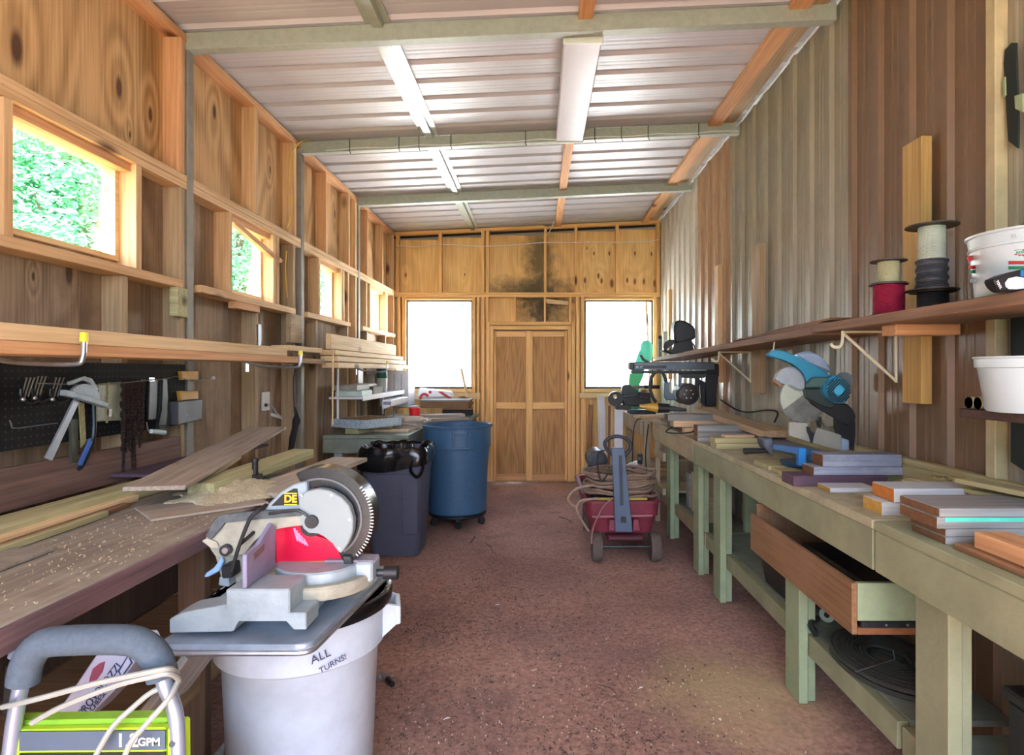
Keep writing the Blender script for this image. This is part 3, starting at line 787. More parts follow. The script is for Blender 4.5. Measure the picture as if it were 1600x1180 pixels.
# small black clamp standing on the bench
c = thing('clamp', 'small black clamp standing among the boards at the rear of the left workbench', 'clamp', (-1.19, 2.55, .93))
MB().cyl((-1.19, 2.55, .96), (-1.19, 2.55, 1.02), .012).done('screw', BLACKP, c)
B(-1.215, -1.165, 2.53, 2.57, .93, .965, bev=.003).done('jaw', BLACKP, c)
MB().cyl((-1.19, 2.55, 1.02), (-1.19, 2.55, 1.03), .016, .013).done('knob', BLACKP, c)

# ---- lumber rack over the bench
def hook(x, y, z, label, reach=.3):
    t = thing('lumber_hook', label, 'hook', (XL, y, z), 'yellow tipped storage hooks on the left wall')
    pts = smooth_path([(XL, y, z + .02), (XL + .1, y, z - .005), (x - .02, y, z - .012), (x + .012, y, z + .01), (x + .016, y, z + .06)], 5)
    MB().tube(pts, .0085, 10).done('arm', STEEL, t, smooth=True)
    MB().cyl((x + .016, y, z + .06), (x + .016, y, z + .09), .0125, .0115, 12).done('yellow_tip', plain('yellow_plastic', 'e8d22c', .4), t, smooth=True)
    B(XL - .0, XL + .006, y - .02, y + .02, z - .04, z + .09).done('mount', STEEL, t)
hook(-1.475, 1.95, 1.432, 'chrome storage hook with yellow tip holding the long boards above the clamps')
hook(-1.475, 3.72, 1.432, 'chrome yellow-tipped hook at the far end of the long boards above the umbrella')
hook(-1.5, 5.95, 1.40, 'chrome storage hook under the rear lumber stack by the shelf boxes')
RK = 'boards stacked on the left wall hooks'
yb('orange toned board, lower front one of the long stack on the left wall hooks', -1.545, .5, 3.80, 1.447, .11, .037, STUDO['X'])
yb('pale yellow board, upper front one of the long stack on the left wall hooks', -1.55, .5, 3.62, 1.485, .105, .05, PINEX)
yb('pine board at the back of the long stack, next to the wall studs', -1.68, .5, 3.4, 1.447, .12, .037, STUD['X'])
yb('dark flat board, bottom back one of the long stack on the left wall hooks', -1.70, .5, 3.3, 1.485, .1, .03, BROWNW)
# rear stack (bay 3)
yb('wide pale board standing on edge on top of the rear lumber stack', -1.60, 4.62, 6.72, 1.565, .04, .115, PINEX)
yb('pale board, upper middle one of the rear lumber stack', -1.62, 4.66, 7.0, 1.52, .12, .038, PINEX)
yb('pale board, lower middle one of the rear lumber stack', -1.61, 4.66, 7.05, 1.47, .13, .042, PINEX)
yb('pale board at the bottom of the rear lumber stack', -1.60, 4.66, 7.2, 1.42, .13, .042, PINEX)
yb('short board end lying by the plywood block behind the steel post', -1.68, 3.95, 4.55, 1.53, .12, .035, PINEX)
yb('short board end lower beside the plywood block behind the steel post', -1.68, 3.95, 4.6, 1.45, .12, .035, STUDG['X'])
# ---- pegboard with tools
pb = MB().box(XL + .001, XL + .009, 2.0, 3.06, 1.13, 1.43)
peg = pb.done('pegboard', BLACKP)
tag(peg, 'black pegboard fixed to the left wall under the long board stack', 'pegboard')
def dots():
    m = BLACKP.copy(); m.name = 'pegboard_hardboard'; n = m.node_tree.nodes; l = m.node_tree.links; b = n['Principled BSDF']
    tc = nd(n, 'ShaderNodeTexCoord'); mp = nd(n, 'ShaderNodeMapping'); mp.inputs['Scale'].default_value = (0, 39, 39)
    l.new(tc.outputs['Object'], mp.inputs[0])
    fr = nd(n, 'ShaderNodeVectorMath', operation='FRACTION'); l.new(mp.outputs[0], fr.inputs[0])
    ds = nd(n, 'ShaderNodeVectorMath', operation='DISTANCE'); ds.inputs[1].default_value = (0, .5, .5); l.new(fr.outputs[0], ds.inputs[0])
    lt = nd(n, 'ShaderNodeMath', operation='LESS_THAN'); lt.inputs[1].default_value = .14; l.new(ds.outputs['Value'], lt.inputs[0])
    mx = nd(n, 'ShaderNodeMixRGB'); b.inputs['Roughness'].default_value = .85; mx.inputs[1].default_value = C('0d0d0e'); mx.inputs[2].default_value = C('3c3b39')
    l.new(lt.outputs[0], mx.inputs[0]); l.new(mx.outputs[0], b.inputs['Base Color'])
    return m
peg.data.materials[0] = dots()
XT = XL + .04
for i, (u0, v0, dl) in enumerate(((42, 590, 'leftmost'), (60, 588, 'second'), (88, 590, 'third'))):
    t = thing('spring_clamp', '%s of the wire bar clamps hanging on the black pegboard' % dl, 'clamp', PX(u0, v0, XT), 'bar clamps on the pegboard')
    mb = MB()
    for k in range(3):
        mb.tube([PX(u0 + 6 * k, v0, XT + .006 * k), PX(u0 - 6 + 5 * k, v0 + 22, XT + .006 * k), PX(u0 - 8 + 5 * k, v0 + 30, XT + .006 * k)], .0025, 6)
    mb.done('bar', STEEL, t, smooth=True)
    MB().tube(smooth_path([PX(u0 - 9, v0 + 18, XT), PX(u0 - 8, v0 + 30, XT), PX(u0 + 4, v0 + 40, XT), PX(u0 + 18, v0 + 34, XT), PX(u0 + 22, v0 + 20, XT)], 5), .006, 8).done('frame', DARKM, t, smooth=True)
    MB().ball(PX(u0 - 6, v0 + 34, XT + .01), .008).done('knob', STEEL, t, smooth=True)
# protractor / mitre gauge
t = thing('mitre_gauge', 'silver half round mitre gauge with a long steel bar hanging over the pegboard', 'mitre gauge', PX(125, 640, XT + .06))
XG = XT + .06
MB().xp(arcpx(128, 622, 24, -12, 168, 16, 22), XG, .012, .002).done('protractor', ALU, t)
MB().xp([(94, 609), (113, 613), (110, 622), (92, 618)], XG + .013, .02, .002).done('fence', ALU, t)
MB().xp([(110, 614), (161, 630), (158, 637), (107, 621)], XG + .014, .025, .002).done('fence', ALU, t)
MB().xp([(113, 624), (121, 627), (78, 720), (68, 716)], XG + .012, .009, .001).done('bar', plain('bare_aluminium', 'b3bbc6', .35, .7), t)
MB().xp([(104, 597), (128, 588), (140, 592), (150, 608), (147, 612), (136, 598), (126, 594), (106, 602)], XG - .004, .01).done('arc_guard', ALU, t)
# hacksaw, square, bag, chains, brush, awl
t = thing('hacksaw', 'hacksaw with dark bowed frame hanging left of the plastic bag', 'hacksaw', PX(128, 700, XT))
MB().tube(smooth_path([PX(146, 620, XT + .03), PX(147, 672, XT + .03), PX(141, 700, XT + .03), PX(128, 728, XT + .03), PX(123, 733, XT + .03)], 5), .008, 8).done('frame', plain('dark_blue_metal', '28313c', .35, .4), t, smooth=True)
MB().xp([(139, 685), (140, 692), (124, 728), (121, 726)], XT + .04, .01).done('grip', plain('blue_plastic', '3b62a8', .4), t)
MB().xp([(122, 628), (131, 630), (134, 690), (126, 700)], XT + .01, .002).done('blade', GREENW, t)
MB().xp([(107, 655), (118, 655), (118, 724), (108, 722)], XT, .01).done('plate', plain('olive_metal', '4a4d40', .5, .3), t)
t = thing('plastic_bag', 'flat plastic bag of small parts hanging right of the mitre gauge', 'bag', PX(170, 655, XT))
MB().xp([(150, 600), (191, 596), (190, 657), (149, 659)], XT + .004, .008, .003).done('bag', plain('cloudy_plastic', '8f9682', .35, var=.2, scale=30), t)
MB().xp([(167, 639), (174, 639), (173, 651), (166, 651)], XT + .013, .003).done('label_tag', WHITEP, t)
MB().xp([(168, 597), (171, 597), (168, 661), (165, 661)], XT + .013, .003).done('strap', GREENW, t)
t = thing('chain_hank', 'hank of small rusty chains hanging in the middle of the pegboard', 'chain', PX(200, 600, XT))
rnd = random.Random(4)
for k in range(18):
    u0 = 191 + k * 1.9; L = 650 + rnd.random() * 62 if k not in (3, 9, 10) else 742
    mb = MB(); n_ = int((L - 596) / 2.6)
    uu = u0
    for j in range(n_):
        v_ = 596 + j * 2.6
        uu += rnd.uniform(-.35, .25) - (.15 if v_ > 690 and k < 5 else 0)
        p_ = PX(uu, v_, XT + .012 + .008 * (k % 3) + .006 * math.sin(j))
        mb.tube([p_ + Vector((.001, .0058 * math.cos(q), .007 * math.sin(q))) if j % 2 else p_ + Vector((.0058 * math.cos(q), .001, .007 * math.sin(q))) for q in [i_ * PI / 3 for i_ in range(6)]], .0026, 4, closed=True)
    mb.done('chain', RUST, t)
MB().tube([PX(190, 596, XT), PX(226, 594, XT + .03)], .004, 6).done('peg', STEEL, t)
t = thing('level', 'dark flat rule hanging beside the chains on the pegboard', 'ruler', PX(237, 625, XT))
MB().xp([(230, 592), (243, 592), (241, 655), (228, 656)], XT, .012, .002).done('blade', plain('dark_ruler', '3a3b40', .4, .3), t)
MB().xp([(232, 590), (240, 590), (240, 596), (232, 596)], XT + .012, .004).done('end_cap', STEEL, t)
t = thing('paint_brush', 'black wide brush hanging handle up on the pegboard beside the flat rule', 'brush', PX(254, 630, XT))
MB().xp([(250, 590), (257, 590), (258, 640), (262, 665), (243, 665), (249, 640)], XT + .01, .014, .003).done('handle', BLACKP, t)
MB().xp([(243, 665), (262, 665), (261, 670), (244, 670)], XT + .01, .014).done('bristles', BLACKR, t)
t = thing('awl', 'small awl with a pale handle hanging low below the brush', 'awl', PX(245, 675, XT))
MB().cyl(PX(236, 674, XT + .03), PX(257, 676, XT + .03), .0095, .0115, 12).done('handle', plain('pale_blue_plastic', 'b7cfd6', .4), t, smooth=True)
MB().tube([PX(229, 660, XT + .01), PX(231, 672, XT + .02), PX(237, 675, XT + .03)], .003, 6).done('shank', STEEL, t)
t = thing('metal_shelf_bin', 'dark shallow metal bin hooked to the right end of the pegboard', 'bin', PX(280, 640, XT))
MB().xp([(262, 628), (301, 624), (300, 655), (262, 664)], XT, .05, .002).done('body', plain('dark_grey_bin', '4b4b50', .5, .2), t)
MB().tube([PX(290, 642, XT + .055), PX(291, 648, XT + .055), PX(293, 649, XT + .055)], .002, 6).done('hook', STEEL, t)
for k, (a, b, c_, d_) in enumerate(((277, 580, 304, 594), (275, 611, 304, 627))):
    o = MB().xp([(a, b), (c_, b), (c_, d_), (a + 2, d_)], XL + .012, .02, .002).done('wood_block', plain('yellow_wood', 'c99a3c', .6))
    tag(o, ('upper' if k == 0 else 'lower') + ' small yellow wooden block at the right end of the pegboard', 'wood block')
o = MB().tube([PX(60, 599, XT + .03), PX(150, 602, XT + .05), PX(260, 592, XT + .03), PX(275, 588, XT + .02), PX(300, 596, XT), PX(330, 592, XL + .004)], .0022, 6).done('wire_hanger', STEEL, smooth=True)
tag(o, 'thin wire stretched across the tools in front of the pegboard', 'wire')
o = MB().ball(PX(333, 591, XL - .07), .012).done('cable_anchor', WHITEP, smooth=True); tag(o, 'small white plastic anchor on the wall boards right of the pegboard', 'anchor')
# ladder of hex keys row (left lower)
t = thing('hook_rail', 'thin wire rail with a bright upturned end low on the pegboard', 'hook rail', PX(20, 665, XT))
MB().tube([PX(15, 657, XT), PX(19, 669, XT), PX(30, 669, XT), PX(90, 661, XT)], .0022, 6).done('wire', STEEL, t, smooth=True)
B(XL - .0, XL + .02, 1.72, 1.995, 1.15, 1.44, bev=.002).done('x', BROWNW)
o = bpy.context.scene.objects['x']; o.name = 'wall_board'; tag(o, 'brown board on the wall left of the black pegboard', 'board')
# outlet + cable
t = thing('power_outlet', 'white power outlet with a plugged cable on the left wall', 'outlet', PX(414, 627, -1.872))
MB().xp([(408, 613), (420, 612), (420, 641), (408, 642)], -1.879, .008, .001).done('cover_plate', WHITEP, t)
MB().cyl(PX(415, 633, -1.871), PX(417, 633, -1.85), .013, .01, 12).done('plug', BLACKP, t)
MB().tube(smooth_path([PX(417, 633, -1.85), PX(424, 634, -1.83), PX(432, 645, -1.83), PX(444, 654, -1.84)], 5), .004, 6).done('cable', STEEL, t, smooth=True)
MB().xp([(423, 645), (446, 652), (445, 657), (423, 650)], -1.87, .004).done('wall_wire', WHITEP, t)
# umbrella
t = thing('umbrella', 'folded black umbrella hanging from the far hook on the left wall', 'umbrella', PX(458, 705, -1.7))
xu = -1.66
MB().tube(smooth_path([PX(461, 572, xu), PX(459, 600, xu), PX(460, 645, xu)], 4), .006, 8).done('handle', BLACKP, t, smooth=True)
rows = [(636, 1.5, 461), (648, 5, 463), (658, 11, 463), (668, 8, 461), (685, 9, 457), (700, 8, 455), (712, 5, 453)]
mb = MB(); rings = []
for v_, hw, uc in rows:
    c_ = PX(uc, v_, xu); rr = hw / F * c_.y * .95
    rings.append([mb.bm.verts.new(c_ + Vector((.5 * rr * math.cos(k * PI / 8) * (1 + .25 * math.cos(4 * k * PI / 8)), rr * math.sin(k * PI / 8) * (1 + .2 * math.cos(5 * k * PI / 8)), 0))) for k in range(16)])
for a, b in zip(rings, rings[1:]):
    for k in range(16): mb.bm.faces.new((a[k], a[(k + 1) % 16], b[(k + 1) % 16], b[k]))
mb.bm.faces.new(rings[-1]); mb.bm.faces.new(rings[0][::-1])
mb.done('canopy', plain('black_fabric', '17171a', .8), t, smooth=True)
o = MB().cyl(PX(405, 507, -1.76), PX(405, 542, -1.76), .011, seg=10).done('steel_tube', STEEL, smooth=True)
tag(o, 'short bright metal tube standing behind the long board stack', 'tube')
# ---- cables on left wall
o = MB().tube(smooth_path([PX(492, 219, -1.72), PX(470, 222, -1.74), PX(455, 245, -1.775), PX(452, 290, -1.775), PX(455, 330, -1.775), PX(448, 358, -1.775)], 6), .005, 6).done('yellow_cable', plain('yellow_cable_jacket', 'd8b84a', .5), smooth=True)
tag(o, 'yellow cable hanging down the stud from the second steel beam', 'cable')
o = MB().tube(smooth_path([PX(448, 392, -1.775), PX(446, 420, -1.775), PX(449, 465, -1.775)], 5), .004, 6).done('pale_cable', MATS['yellow_cable_jacket'], smooth=True)
tag(o, 'pale cable stapled to the stud right of the braced window', 'cable')
o = MB().tube(smooth_path([PY(611, 388, 7.5), PY(609, 420, 7.5), PY(607, 450, 7.5)], 5), .006, 6).done('white_cable', WHITEP, smooth=True)
tag(o, 'white cable hanging in the left rear corner of the framing', 'cable')
pts = [PY(u, v, 7.545) for u, v in ((620, 384), (655, 386), (687, 382), (752, 385), (800, 383), (850, 379), (900, 379), (962, 379), (1010, 378), (1030, 374))]
o = MB().tube(smooth_path(pts, 3), .005, 6).done('white_cable', WHITEP, smooth=True)
tag(o, 'white cable running along the top of the back wall studs', 'cable')
o = MB().tube(smooth_path([PY(854, 368, 7.5), PY(861, 358, 7.3), PY(866, 345, 7.0)], 4), .005, 6).done('white_cable', WHITEP, smooth=True)
tag(o, 'short white cable looping from the back wall up to the ceiling strip', 'cable')
# cable with ties along the second beam
t = thing('beam_cable', 'thin white cable tied along the underside of the second steel beam', 'cable', (-.2, 4.55, 3.0))
pts = [(x, 4.567, roofz(x) - .075 - .012 * abs(math.sin(x * 7))) for x in [-1.6 + .1 * k for k in range(32)]]
MB().tube(pts, .004, 6).done('jacket', WHITEP, t, smooth=True)
for x in (-1.42, -1.05, -.9, -.66, -.1, .42, .62, .82, 1.2):
    mb = MB(); z = roofz(x)
    mb.tube([(x, 4.564, z - .01), (x, 4.562, z - .102), (x + .01, 4.56, z - .125)], .003, 5); mb.done('cable_tie', BLACKP, t)
# wavy white cable along the right eave
pts = [(1.49, y, roofz(1.49) - .03 - .02 * abs(math.sin(y * 5.3))) for y in [3.2 + .09 * k for k in range(46)] if abs(y - 4.6) > .05 and abs(y - 6.05) > .05]
o = MB().tube(pts, .006, 6).done('white_cable', WHITEP, smooth=True); tag(o, 'white cable drooping along the right edge of the ceiling', 'cable')

# ---- rear left workbench
rb = thing('workbench', 'grey green painted workbench in the rear left corner behind the bins', 'workbench', (-1.3, 6, 0))
B(-1.788, -1.075, 5.02, 7.5, .835, .865, bev=.003).done('top', plain('grey_green_bench', '7c8577', .6, var=.15), rb)
B(-1.074, -.74, 6.6, 7.5, .835, .865, bev=.003).done('side_top', MATS['grey_green_bench'], rb)
B(-1.788, -1.09, 5.025, 5.06, .715, .834, bev=.003).done('apron', MATS['grey_green_bench'], rb)
B(-1.115, -1.08, 5.062, 7.5, .715, .834, bev=.003).done('apron', MATS['grey_green_bench'], rb)
for x, y in ((-1.71, 5.07), (-1.2, 5.07), (-1.2, 7.0), (-.86, 6.7)):
    B(x, x + .07, y, y + .05, 0, .834, bev=.003).done('leg', plain('pale_blue_paint', '9fb0b4', .6), rb)
B(-1.7, -1.15, 5.1, 7.3, .25, .28).done('lower_shelf', BROWNW, rb)
ZR = .866
# cardboard lattice tray
t = thing('fruit_tray', 'white printed cardboard tray sitting at the front corner of the rear left bench', 'tray', (-1.6, 5.25, ZR + .05))
lumber('short greenish block propping the printed cardboard tray', (-1.58, 5.12, ZR), (-1.40, 5.6, ZR), .13, .045, GREENW)
def tray(parent, pts, z0, h, mt_out, mt_in, th=.006, nm='wall'):
    n_ = len(pts)
    for i in range(n_):
        a, b = Vector(pts[i]), Vector(pts[(i + 1) % n_])
        d = (b - a).normalized(); nrm = Vector((-d.y, d.x))
        MB().prism([(a.x, a.y, z0), (b.x, b.y, z0), (b.x, b.y, z0 + h), (a.x, a.y, z0 + h)], (nrm.x * th, nrm.y * th, 0)).done(nm, mt_out, parent)
        MB().prism([(a.x + nrm.x * th * 1.05, a.y + nrm.y * th * 1.05, z0 + .005), (b.x + nrm.x * th * 1.05, b.y + nrm.y * th * 1.05, z0 + .005), (b.x + nrm.x * th * 1.05, b.y + nrm.y * th * 1.05, z0 + h - .002), (a.x + nrm.x * th * 1.05, a.y + nrm.y * th * 1.05, z0 + h - .002)], (nrm.x * .002, nrm.y * .002, 0)).done('lining', mt_in, parent)
    MB().prism([(p_[0], p_[1], z0) for p_ in pts], (0, 0, .005)).done('base', mt_in, parent)
CARDP = plain('printed_cardboard', '8299ab', .6, scale=75, col2='c9d8e0')
CARD = plain('brown_cardboard', '8c6e4c', .8, var=.15)
tray(t, [(-1.80 + .02, 5.2), (-1.44, 5.02), (-1.22, 5.4), (-1.56, 5.6)], ZR + .047, .075, CARDP, CARD)
# wall shelf with white rails, boxes
ws = thing('wire_shelf', 'white narrow shelf hanging on rods above the rear left bench', 'shelf', (-1.65, 5.9, 1.18))
B(-1.78, -1.50, 5.15, 6.75, 1.155, 1.175, bev=.003).done('board', WHITEP, ws)
B(-1.498, -1.49, 5.15, 6.75, 1.14, 1.185, bev=.002).done('lip', WHITEP, ws)
for y in (5.2, 6.7):
    MB().cyl((-1.72, y, .92), (-1.72, y, 1.415), .011, seg=8).done('rod', WHITEP, ws, smooth=True)
MB().tube([(-1.556, 4.595, 1.56), (-1.562, 4.60, .985)], .007, 6).done('rod', PINEX, ws)
bx = [(-1.75, -1.52, 5.22, 5.55, 1.176, 1.225, plain('mint_box', 'bcd0c2', .5), 'mint green flat box at the near end of the white hanging shelf'),
      (-1.76, -1.53, 5.62, 5.95, 1.176, 1.25, plain('dark_brown_box', '5c4a38', .7), 'dark brown open wooden box in the middle of the white hanging shelf'),
      (-1.77, -1.56, 5.22, 5.6, 1.226, 1.275, plain('grey_box', '9c968c', .6), 'grey flat box behind and above the mint box on the hanging shelf'),
      (-1.76, -1.58, 5.63, 5.93, 1.251, 1.275, plain('pale_lid', 'c9c4b8', .6), 'pale lid resting on the dark brown box of the hanging shelf')]
for a, b, c_, d_, e, f_, mt, lb in bx:
    t = thing('storage_box', lb, 'box', ((a + b) / 2, (c_ + d_) / 2, e))
    B(a, b, c_, d_, e, f_ - .006, bev=.003).done('body', mt, t)
    B(a + .006, b - .006, c_ + .006, d_ - .006, f_ - .006, f_, bev=.002).done('lid', mt, t)
t = thing('spray_bottle', 'clear bottle with a dark green cap on the white hanging shelf', 'bottle', (-1.6, 6.2, 1.176))
MB().lathe([(.0, 0), (.05, 0), (.052, .02), (.052, .14), (.03, .17)], (-1.6, 6.2, 1.176), 20).done('body', plain('cloudy_bottle', 'b9bfb4', .3), t, smooth=True)
MB().lathe([(.052, .145), (.055, .15), (.05, .24), (.015, .26), (.015, .29), (0, .29)], (-1.6, 6.2, 1.176), 20).done('cap', plain('dark_green_plastic', '1f5a4c', .4), t, smooth=True)
t = thing('jar', 'squat grey jar standing left of the green capped bottle', 'jar', (-1.68, 6.05, 1.176))
MB().lathe([(0, 0), (.05, 0), (.055, .05), (.045, .15), (.03, .19), (0, .2)], (-1.68, 6.05, 1.176), 18).done('body', plain('grey_ceramic', '8a8577', .5), t, smooth=True)
B(-1.785, -1.775, 5.98, 6.14, 1.2, 1.42).done('z', WHITEP, t).name = 'backing_card'
t = thing('label_bin', 'long white plastic bin with printed label clipped under the hanging shelf', 'bin', (-1.45, 6.2, 1.05))
MB().prism([(-1.485, 5.75, 1.03), (-1.40, 5.75, 1.06), (-1.40, 5.75, 1.12), (-1.485, 5.75, 1.12)], (0, .75, 0), .004).done('body', WHITEP, t)
B(-1.47, -1.40, 5.744, 5.7495, 1.075, 1.105).done('label_card', plain('grey_print', '8f94a8', .6, var=.3, scale=90), t)
t = thing('white_cabinet', 'white plastic organiser behind the hanging shelf near the left back window', 'organiser', (-1.6, 6.95, 1.0))
B(-1.78, -1.46, 6.8, 7.15, 1.0, 1.40, bev=.006).done('body', WHITEP, t)
for k in range(2): B(-1.62 + k * .08, -1.615 + k * .08 , 6.79, 6.799, 1.08, 1.36).done('divider', plain('grey_divider', '9a9ea8', .5), t)
# pliers row on the back wall
for k in range(6):
    y0 = 6.75 + k * .115; x = -1.70; z = 1.36 - .02 * (k % 2)
    dl = ['nearest of', 'second of', 'third of', 'fourth of', 'fifth of', 'farthest of'][k]
    t = thing('pliers', '%s the six hand tools hanging beside the left back window' % dl, 'pliers', (x, y0, z), 'hand tools hanging by the left back window')
    hm = [plain('orange_grip', 'c9652f', .5), plain('dark_brown_grip', '3a2a22', .5)][k % 2]
    for s_ in (-1, 1):
        MB().tube(smooth_path([(x + s_ * .004, y0, z), (x + s_ * .02, y0, z - .06), (x + s_ * .012, y0, z - .15 - .01 * (k % 3))], 4), .008, 6).done('handle', hm, t, smooth=True)
    MB().prism([(x - .016, y0 - .008, z - .005), (x + .016, y0 - .008, z - .005), (x + .006, y0 - .008, z + .06), (x - .006, y0 - .008, z + .06)], (0, .016, 0), .002).done('jaw', DARKM, t)
o = B(-1.79, -1.66, 6.68, 7.42, 1.40, 1.42, bev=.002).done('tool_rail', PINE['Y']); tag(o, 'pale wooden rail the six hand tools hang from by the left back window', 'rail')
# clutter on the rear bench
lumber('pale long offcut on the rear left bench in front of the gloves', (-1.5, 5.12 + .25, ZR), (-1.12, 5.3, ZR), .1, .02, PINKW)
lumber('thin dusty board along the front of the rear left bench', (-1.38, 5.72, ZR), (-1.1, 5.55, ZR), .09, .03, DUSTW)
lumber('dusty board end pointing to the big blue bin on the rear left bench', (-1.35, 5.72, ZR + .031), (-1.09, 5.6, ZR + .031), .12, .015, DUSTW)
lumber('brown board lying under the gloves on the rear left bench', (-1.55, 5.9, ZR), (-1.15, 6.1, ZR), .2, .03, PINKW)
def glove(loc, rz, label):
    t = thing('work_glove', label, 'glove', loc, 'pale work gloves on the rear bench')
    mt = plain('dusty_leather', 'c9bcae', .8, var=.15)
    def P(x, y, z): 
        c_, s_ = math.cos(rz), math.sin(rz)
        return Vector(loc) + Vector((x * c_ - y * s_, x * s_ + y * c_, z))
    mb = MB()
    mb.tube(smooth_path([P(-.14, 0, .02), P(-.08, 0, .028), P(-.02, 0, .03), P(.03, 0, .025)], 4), [.036 - .001 * i for i in range(13)], 12)
    mb.done('palm', mt, t, smooth=True)
    for k, (a, L) in enumerate(((-.35, .07), (-.12, .085), (.1, .08), (.32, .065))):
        MB().tube(smooth_path([P(.01, -.028 + .018 * k, .024), P(.02 + L * .6 * math.cos(a), -.028 + .018 * k + L * .6 * math.sin(a), .032), P(.02 + L * math.cos(a), -.028 + .018 * k + L * math.sin(a), .014)], 4), [.012, .0118, .0116, .0114, .011, .0105, .01, .009, .006], 8).done('finger', mt, t, smooth=True)
    MB().tube(smooth_path([P(-.03, .03, .02), P(.01, .06, .025), P(.04, .07, .015)], 4), [.013, .013, .0128, .0125, .012, .0115, .011, .01, .007], 8).done('thumb', mt, t, smooth=True)
glove((-1.28, 5.85, ZR + .035), -.5, 'pale leather work glove draped over boards in front of the dark brown box')
glove((-1.12, 5.75, ZR + .045), -.1, 'pale leather work glove lying nearest the red cup')
t = thing('red_cup', 'small bright red plastic cup on the rear left bench', 'cup', (-1.27, 6.22, ZR + .06))
MB().lathe([(.0, 0), (.052, 0), (.06, .09), (.055, .09), (.048, .006), (0, .006)], (-1.27, 6.22, ZR + .06), 24).done('cup', plain('red_plastic', 'e0252f', .35), t, smooth=True)
B(-1.33, -1.20, 6.15, 6.3, ZR, ZR + .06, bev=.003).done('base_block', BROWNW, t)
lumber('flat pale board leading back across the rear left bench behind the red cup', (-1.2, 6.35, ZR), (-.8, 6.62, ZR), .14, .03, DUSTW)
lumber('upper flat dusty board behind the red cup, its end toward the door', (-1.3, 6.5, ZR + .031), (-.83, 6.68, ZR + .031), .16, .03, DUSTW)
t = thing('brush_head', 'wide black bristle brush under the cardboard stack on the rear left bench', 'brush', (-.92, 6.95, ZR))
B(-1.1, -.76, 6.92, 7.05, ZR + .02, ZR + .085, bev=.006).done('bristles', BLACKR, t)
B(-1.1, -.76, 6.92, 7.05, ZR + .0855, ZR + .105, bev=.003).done('back', BROWNW, t)
for k in range(5):
    lb = ['bottom', 'second', 'third', 'fourth', 'top'][k]
    o = B(-1.36 + .012 * (k % 2), -.80 + .01 * (k % 3), 6.9, 7.3, ZR + .107 + k * .0185, ZR + .1245 + k * .0185, bev=.002).done('cardboard_sheet', [CARD, BROWNW][k % 2] if k < 4 else GREYW)
    tag(o, lb + ' sheet of the flat brown stack on the rear left bench under the window', 'sheet', 'flat brown sheets stacked by the left back window')
t = thing('paper_sack', 'white paper sack with red printing standing below the left back window', 'sack', (-1.1, 7.4, 1.06))
MB().prism([(-1.47, 7.33, ZR + .205), (-1.03, 7.33, ZR + .205), (-1.06, 7.33, 1.15), (-1.45, 7.33, 1.19)], (0, .1, 0), .015).done('sack', WHITEP, t)
MB().yp(arcpx(663, 622, 8, 20, 200, 10) + arcpx(663, 622, 4, 200, 20, 10), 7.322, .005).done('red_print', WRED, t)
MB().yp([(684, 612), (690, 612), (706, 622), (700, 623)], 7.322, .005).done('red_print', WRED, t)
MB().yp(arcpx(672, 613, 2.5, 0, 360, 10), 7.322, .005).done('red_print', WRED, t)
o = MB().tube(smooth_path([(-1.62, 6.95 - .2, ZR + .02), (-1.6, 6.95 - .2, ZR + .1), (-1.52, 6.75, ZR + .13), (-1.35, 6.78, ZR + .13)], 5), .012, 8).done('metal_handle', STEEL, smooth=True)
o.name = 'towel_bar'; tag(o, 'curved shiny metal bar behind the red cup', 'bar')
lumber('thin pale strip leaning against the left back window', (-.86, 7.3, ZR + .21), (-.96, 7.5, 1.42), .03, .015, PINEX)

# ---- grey rectangular bin with black bag
BX = plain('dark_blue_grey_plastic', '4a4f62', .5, var=.08, scale=60)
def frustum(mb, rects, bev=0):
    """stack of rounded rectangles (x0,x1,y0,y1,z,r)"""
    rings = []
    for (x0, x1, y0, y1, z, r) in rects:
        ring = []
        for (cx_, cy_, a0) in ((x1 - r, y1 - r, 0), (x0 + r, y1 - r, 90), (x0 + r, y0 + r, 180), (x1 - r, y0 + r, 270)):
            for k in range(6):
                a = R(a0 + 18 * k); ring.append(mb.bm.verts.new((cx_ + r * math.cos(a), cy_ + r * math.sin(a), z)))
        rings.append(ring)
    for a, b in zip(rings, rings[1:]):
        for k in range(len(a)): mb.bm.faces.new((a[k], a[(k + 1) % len(a)], b[(k + 1) % len(a)], b[k]))
    return rings
t = thing('trash_bin', 'dark grey rectangular trash bin lined with a shiny black bag', 'trash bin', (-1.12, 4.76, 0))
mb = MB()
rg = frustum(mb, [(-1.27, -.91, 4.58, 4.93, 0, .05), (-1.275, -.905, 4.575, 4.935, .06, .05), (-1.32, -.875, 4.54, 4.97, .62, .05), (-1.325, -.87, 4.535, 4.975, .625, .05), (-1.345, -.858, 4.52, 4.985, .80, .05),
                  (-1.33, -.873, 4.535, 4.97, .80, .05), (-1.26, -.92, 4.59, 4.92, .02, .05)])
mb.bm.faces.new(rg[0][::-1]); mb.bm.faces.new(rg[-1])
mb.done('body', BX, t, smooth=True)
MB().yp([(627, 752), (652, 751), (652, 835), (628, 836)], 4.545, .006, .002).done('side_panel', BX, t)
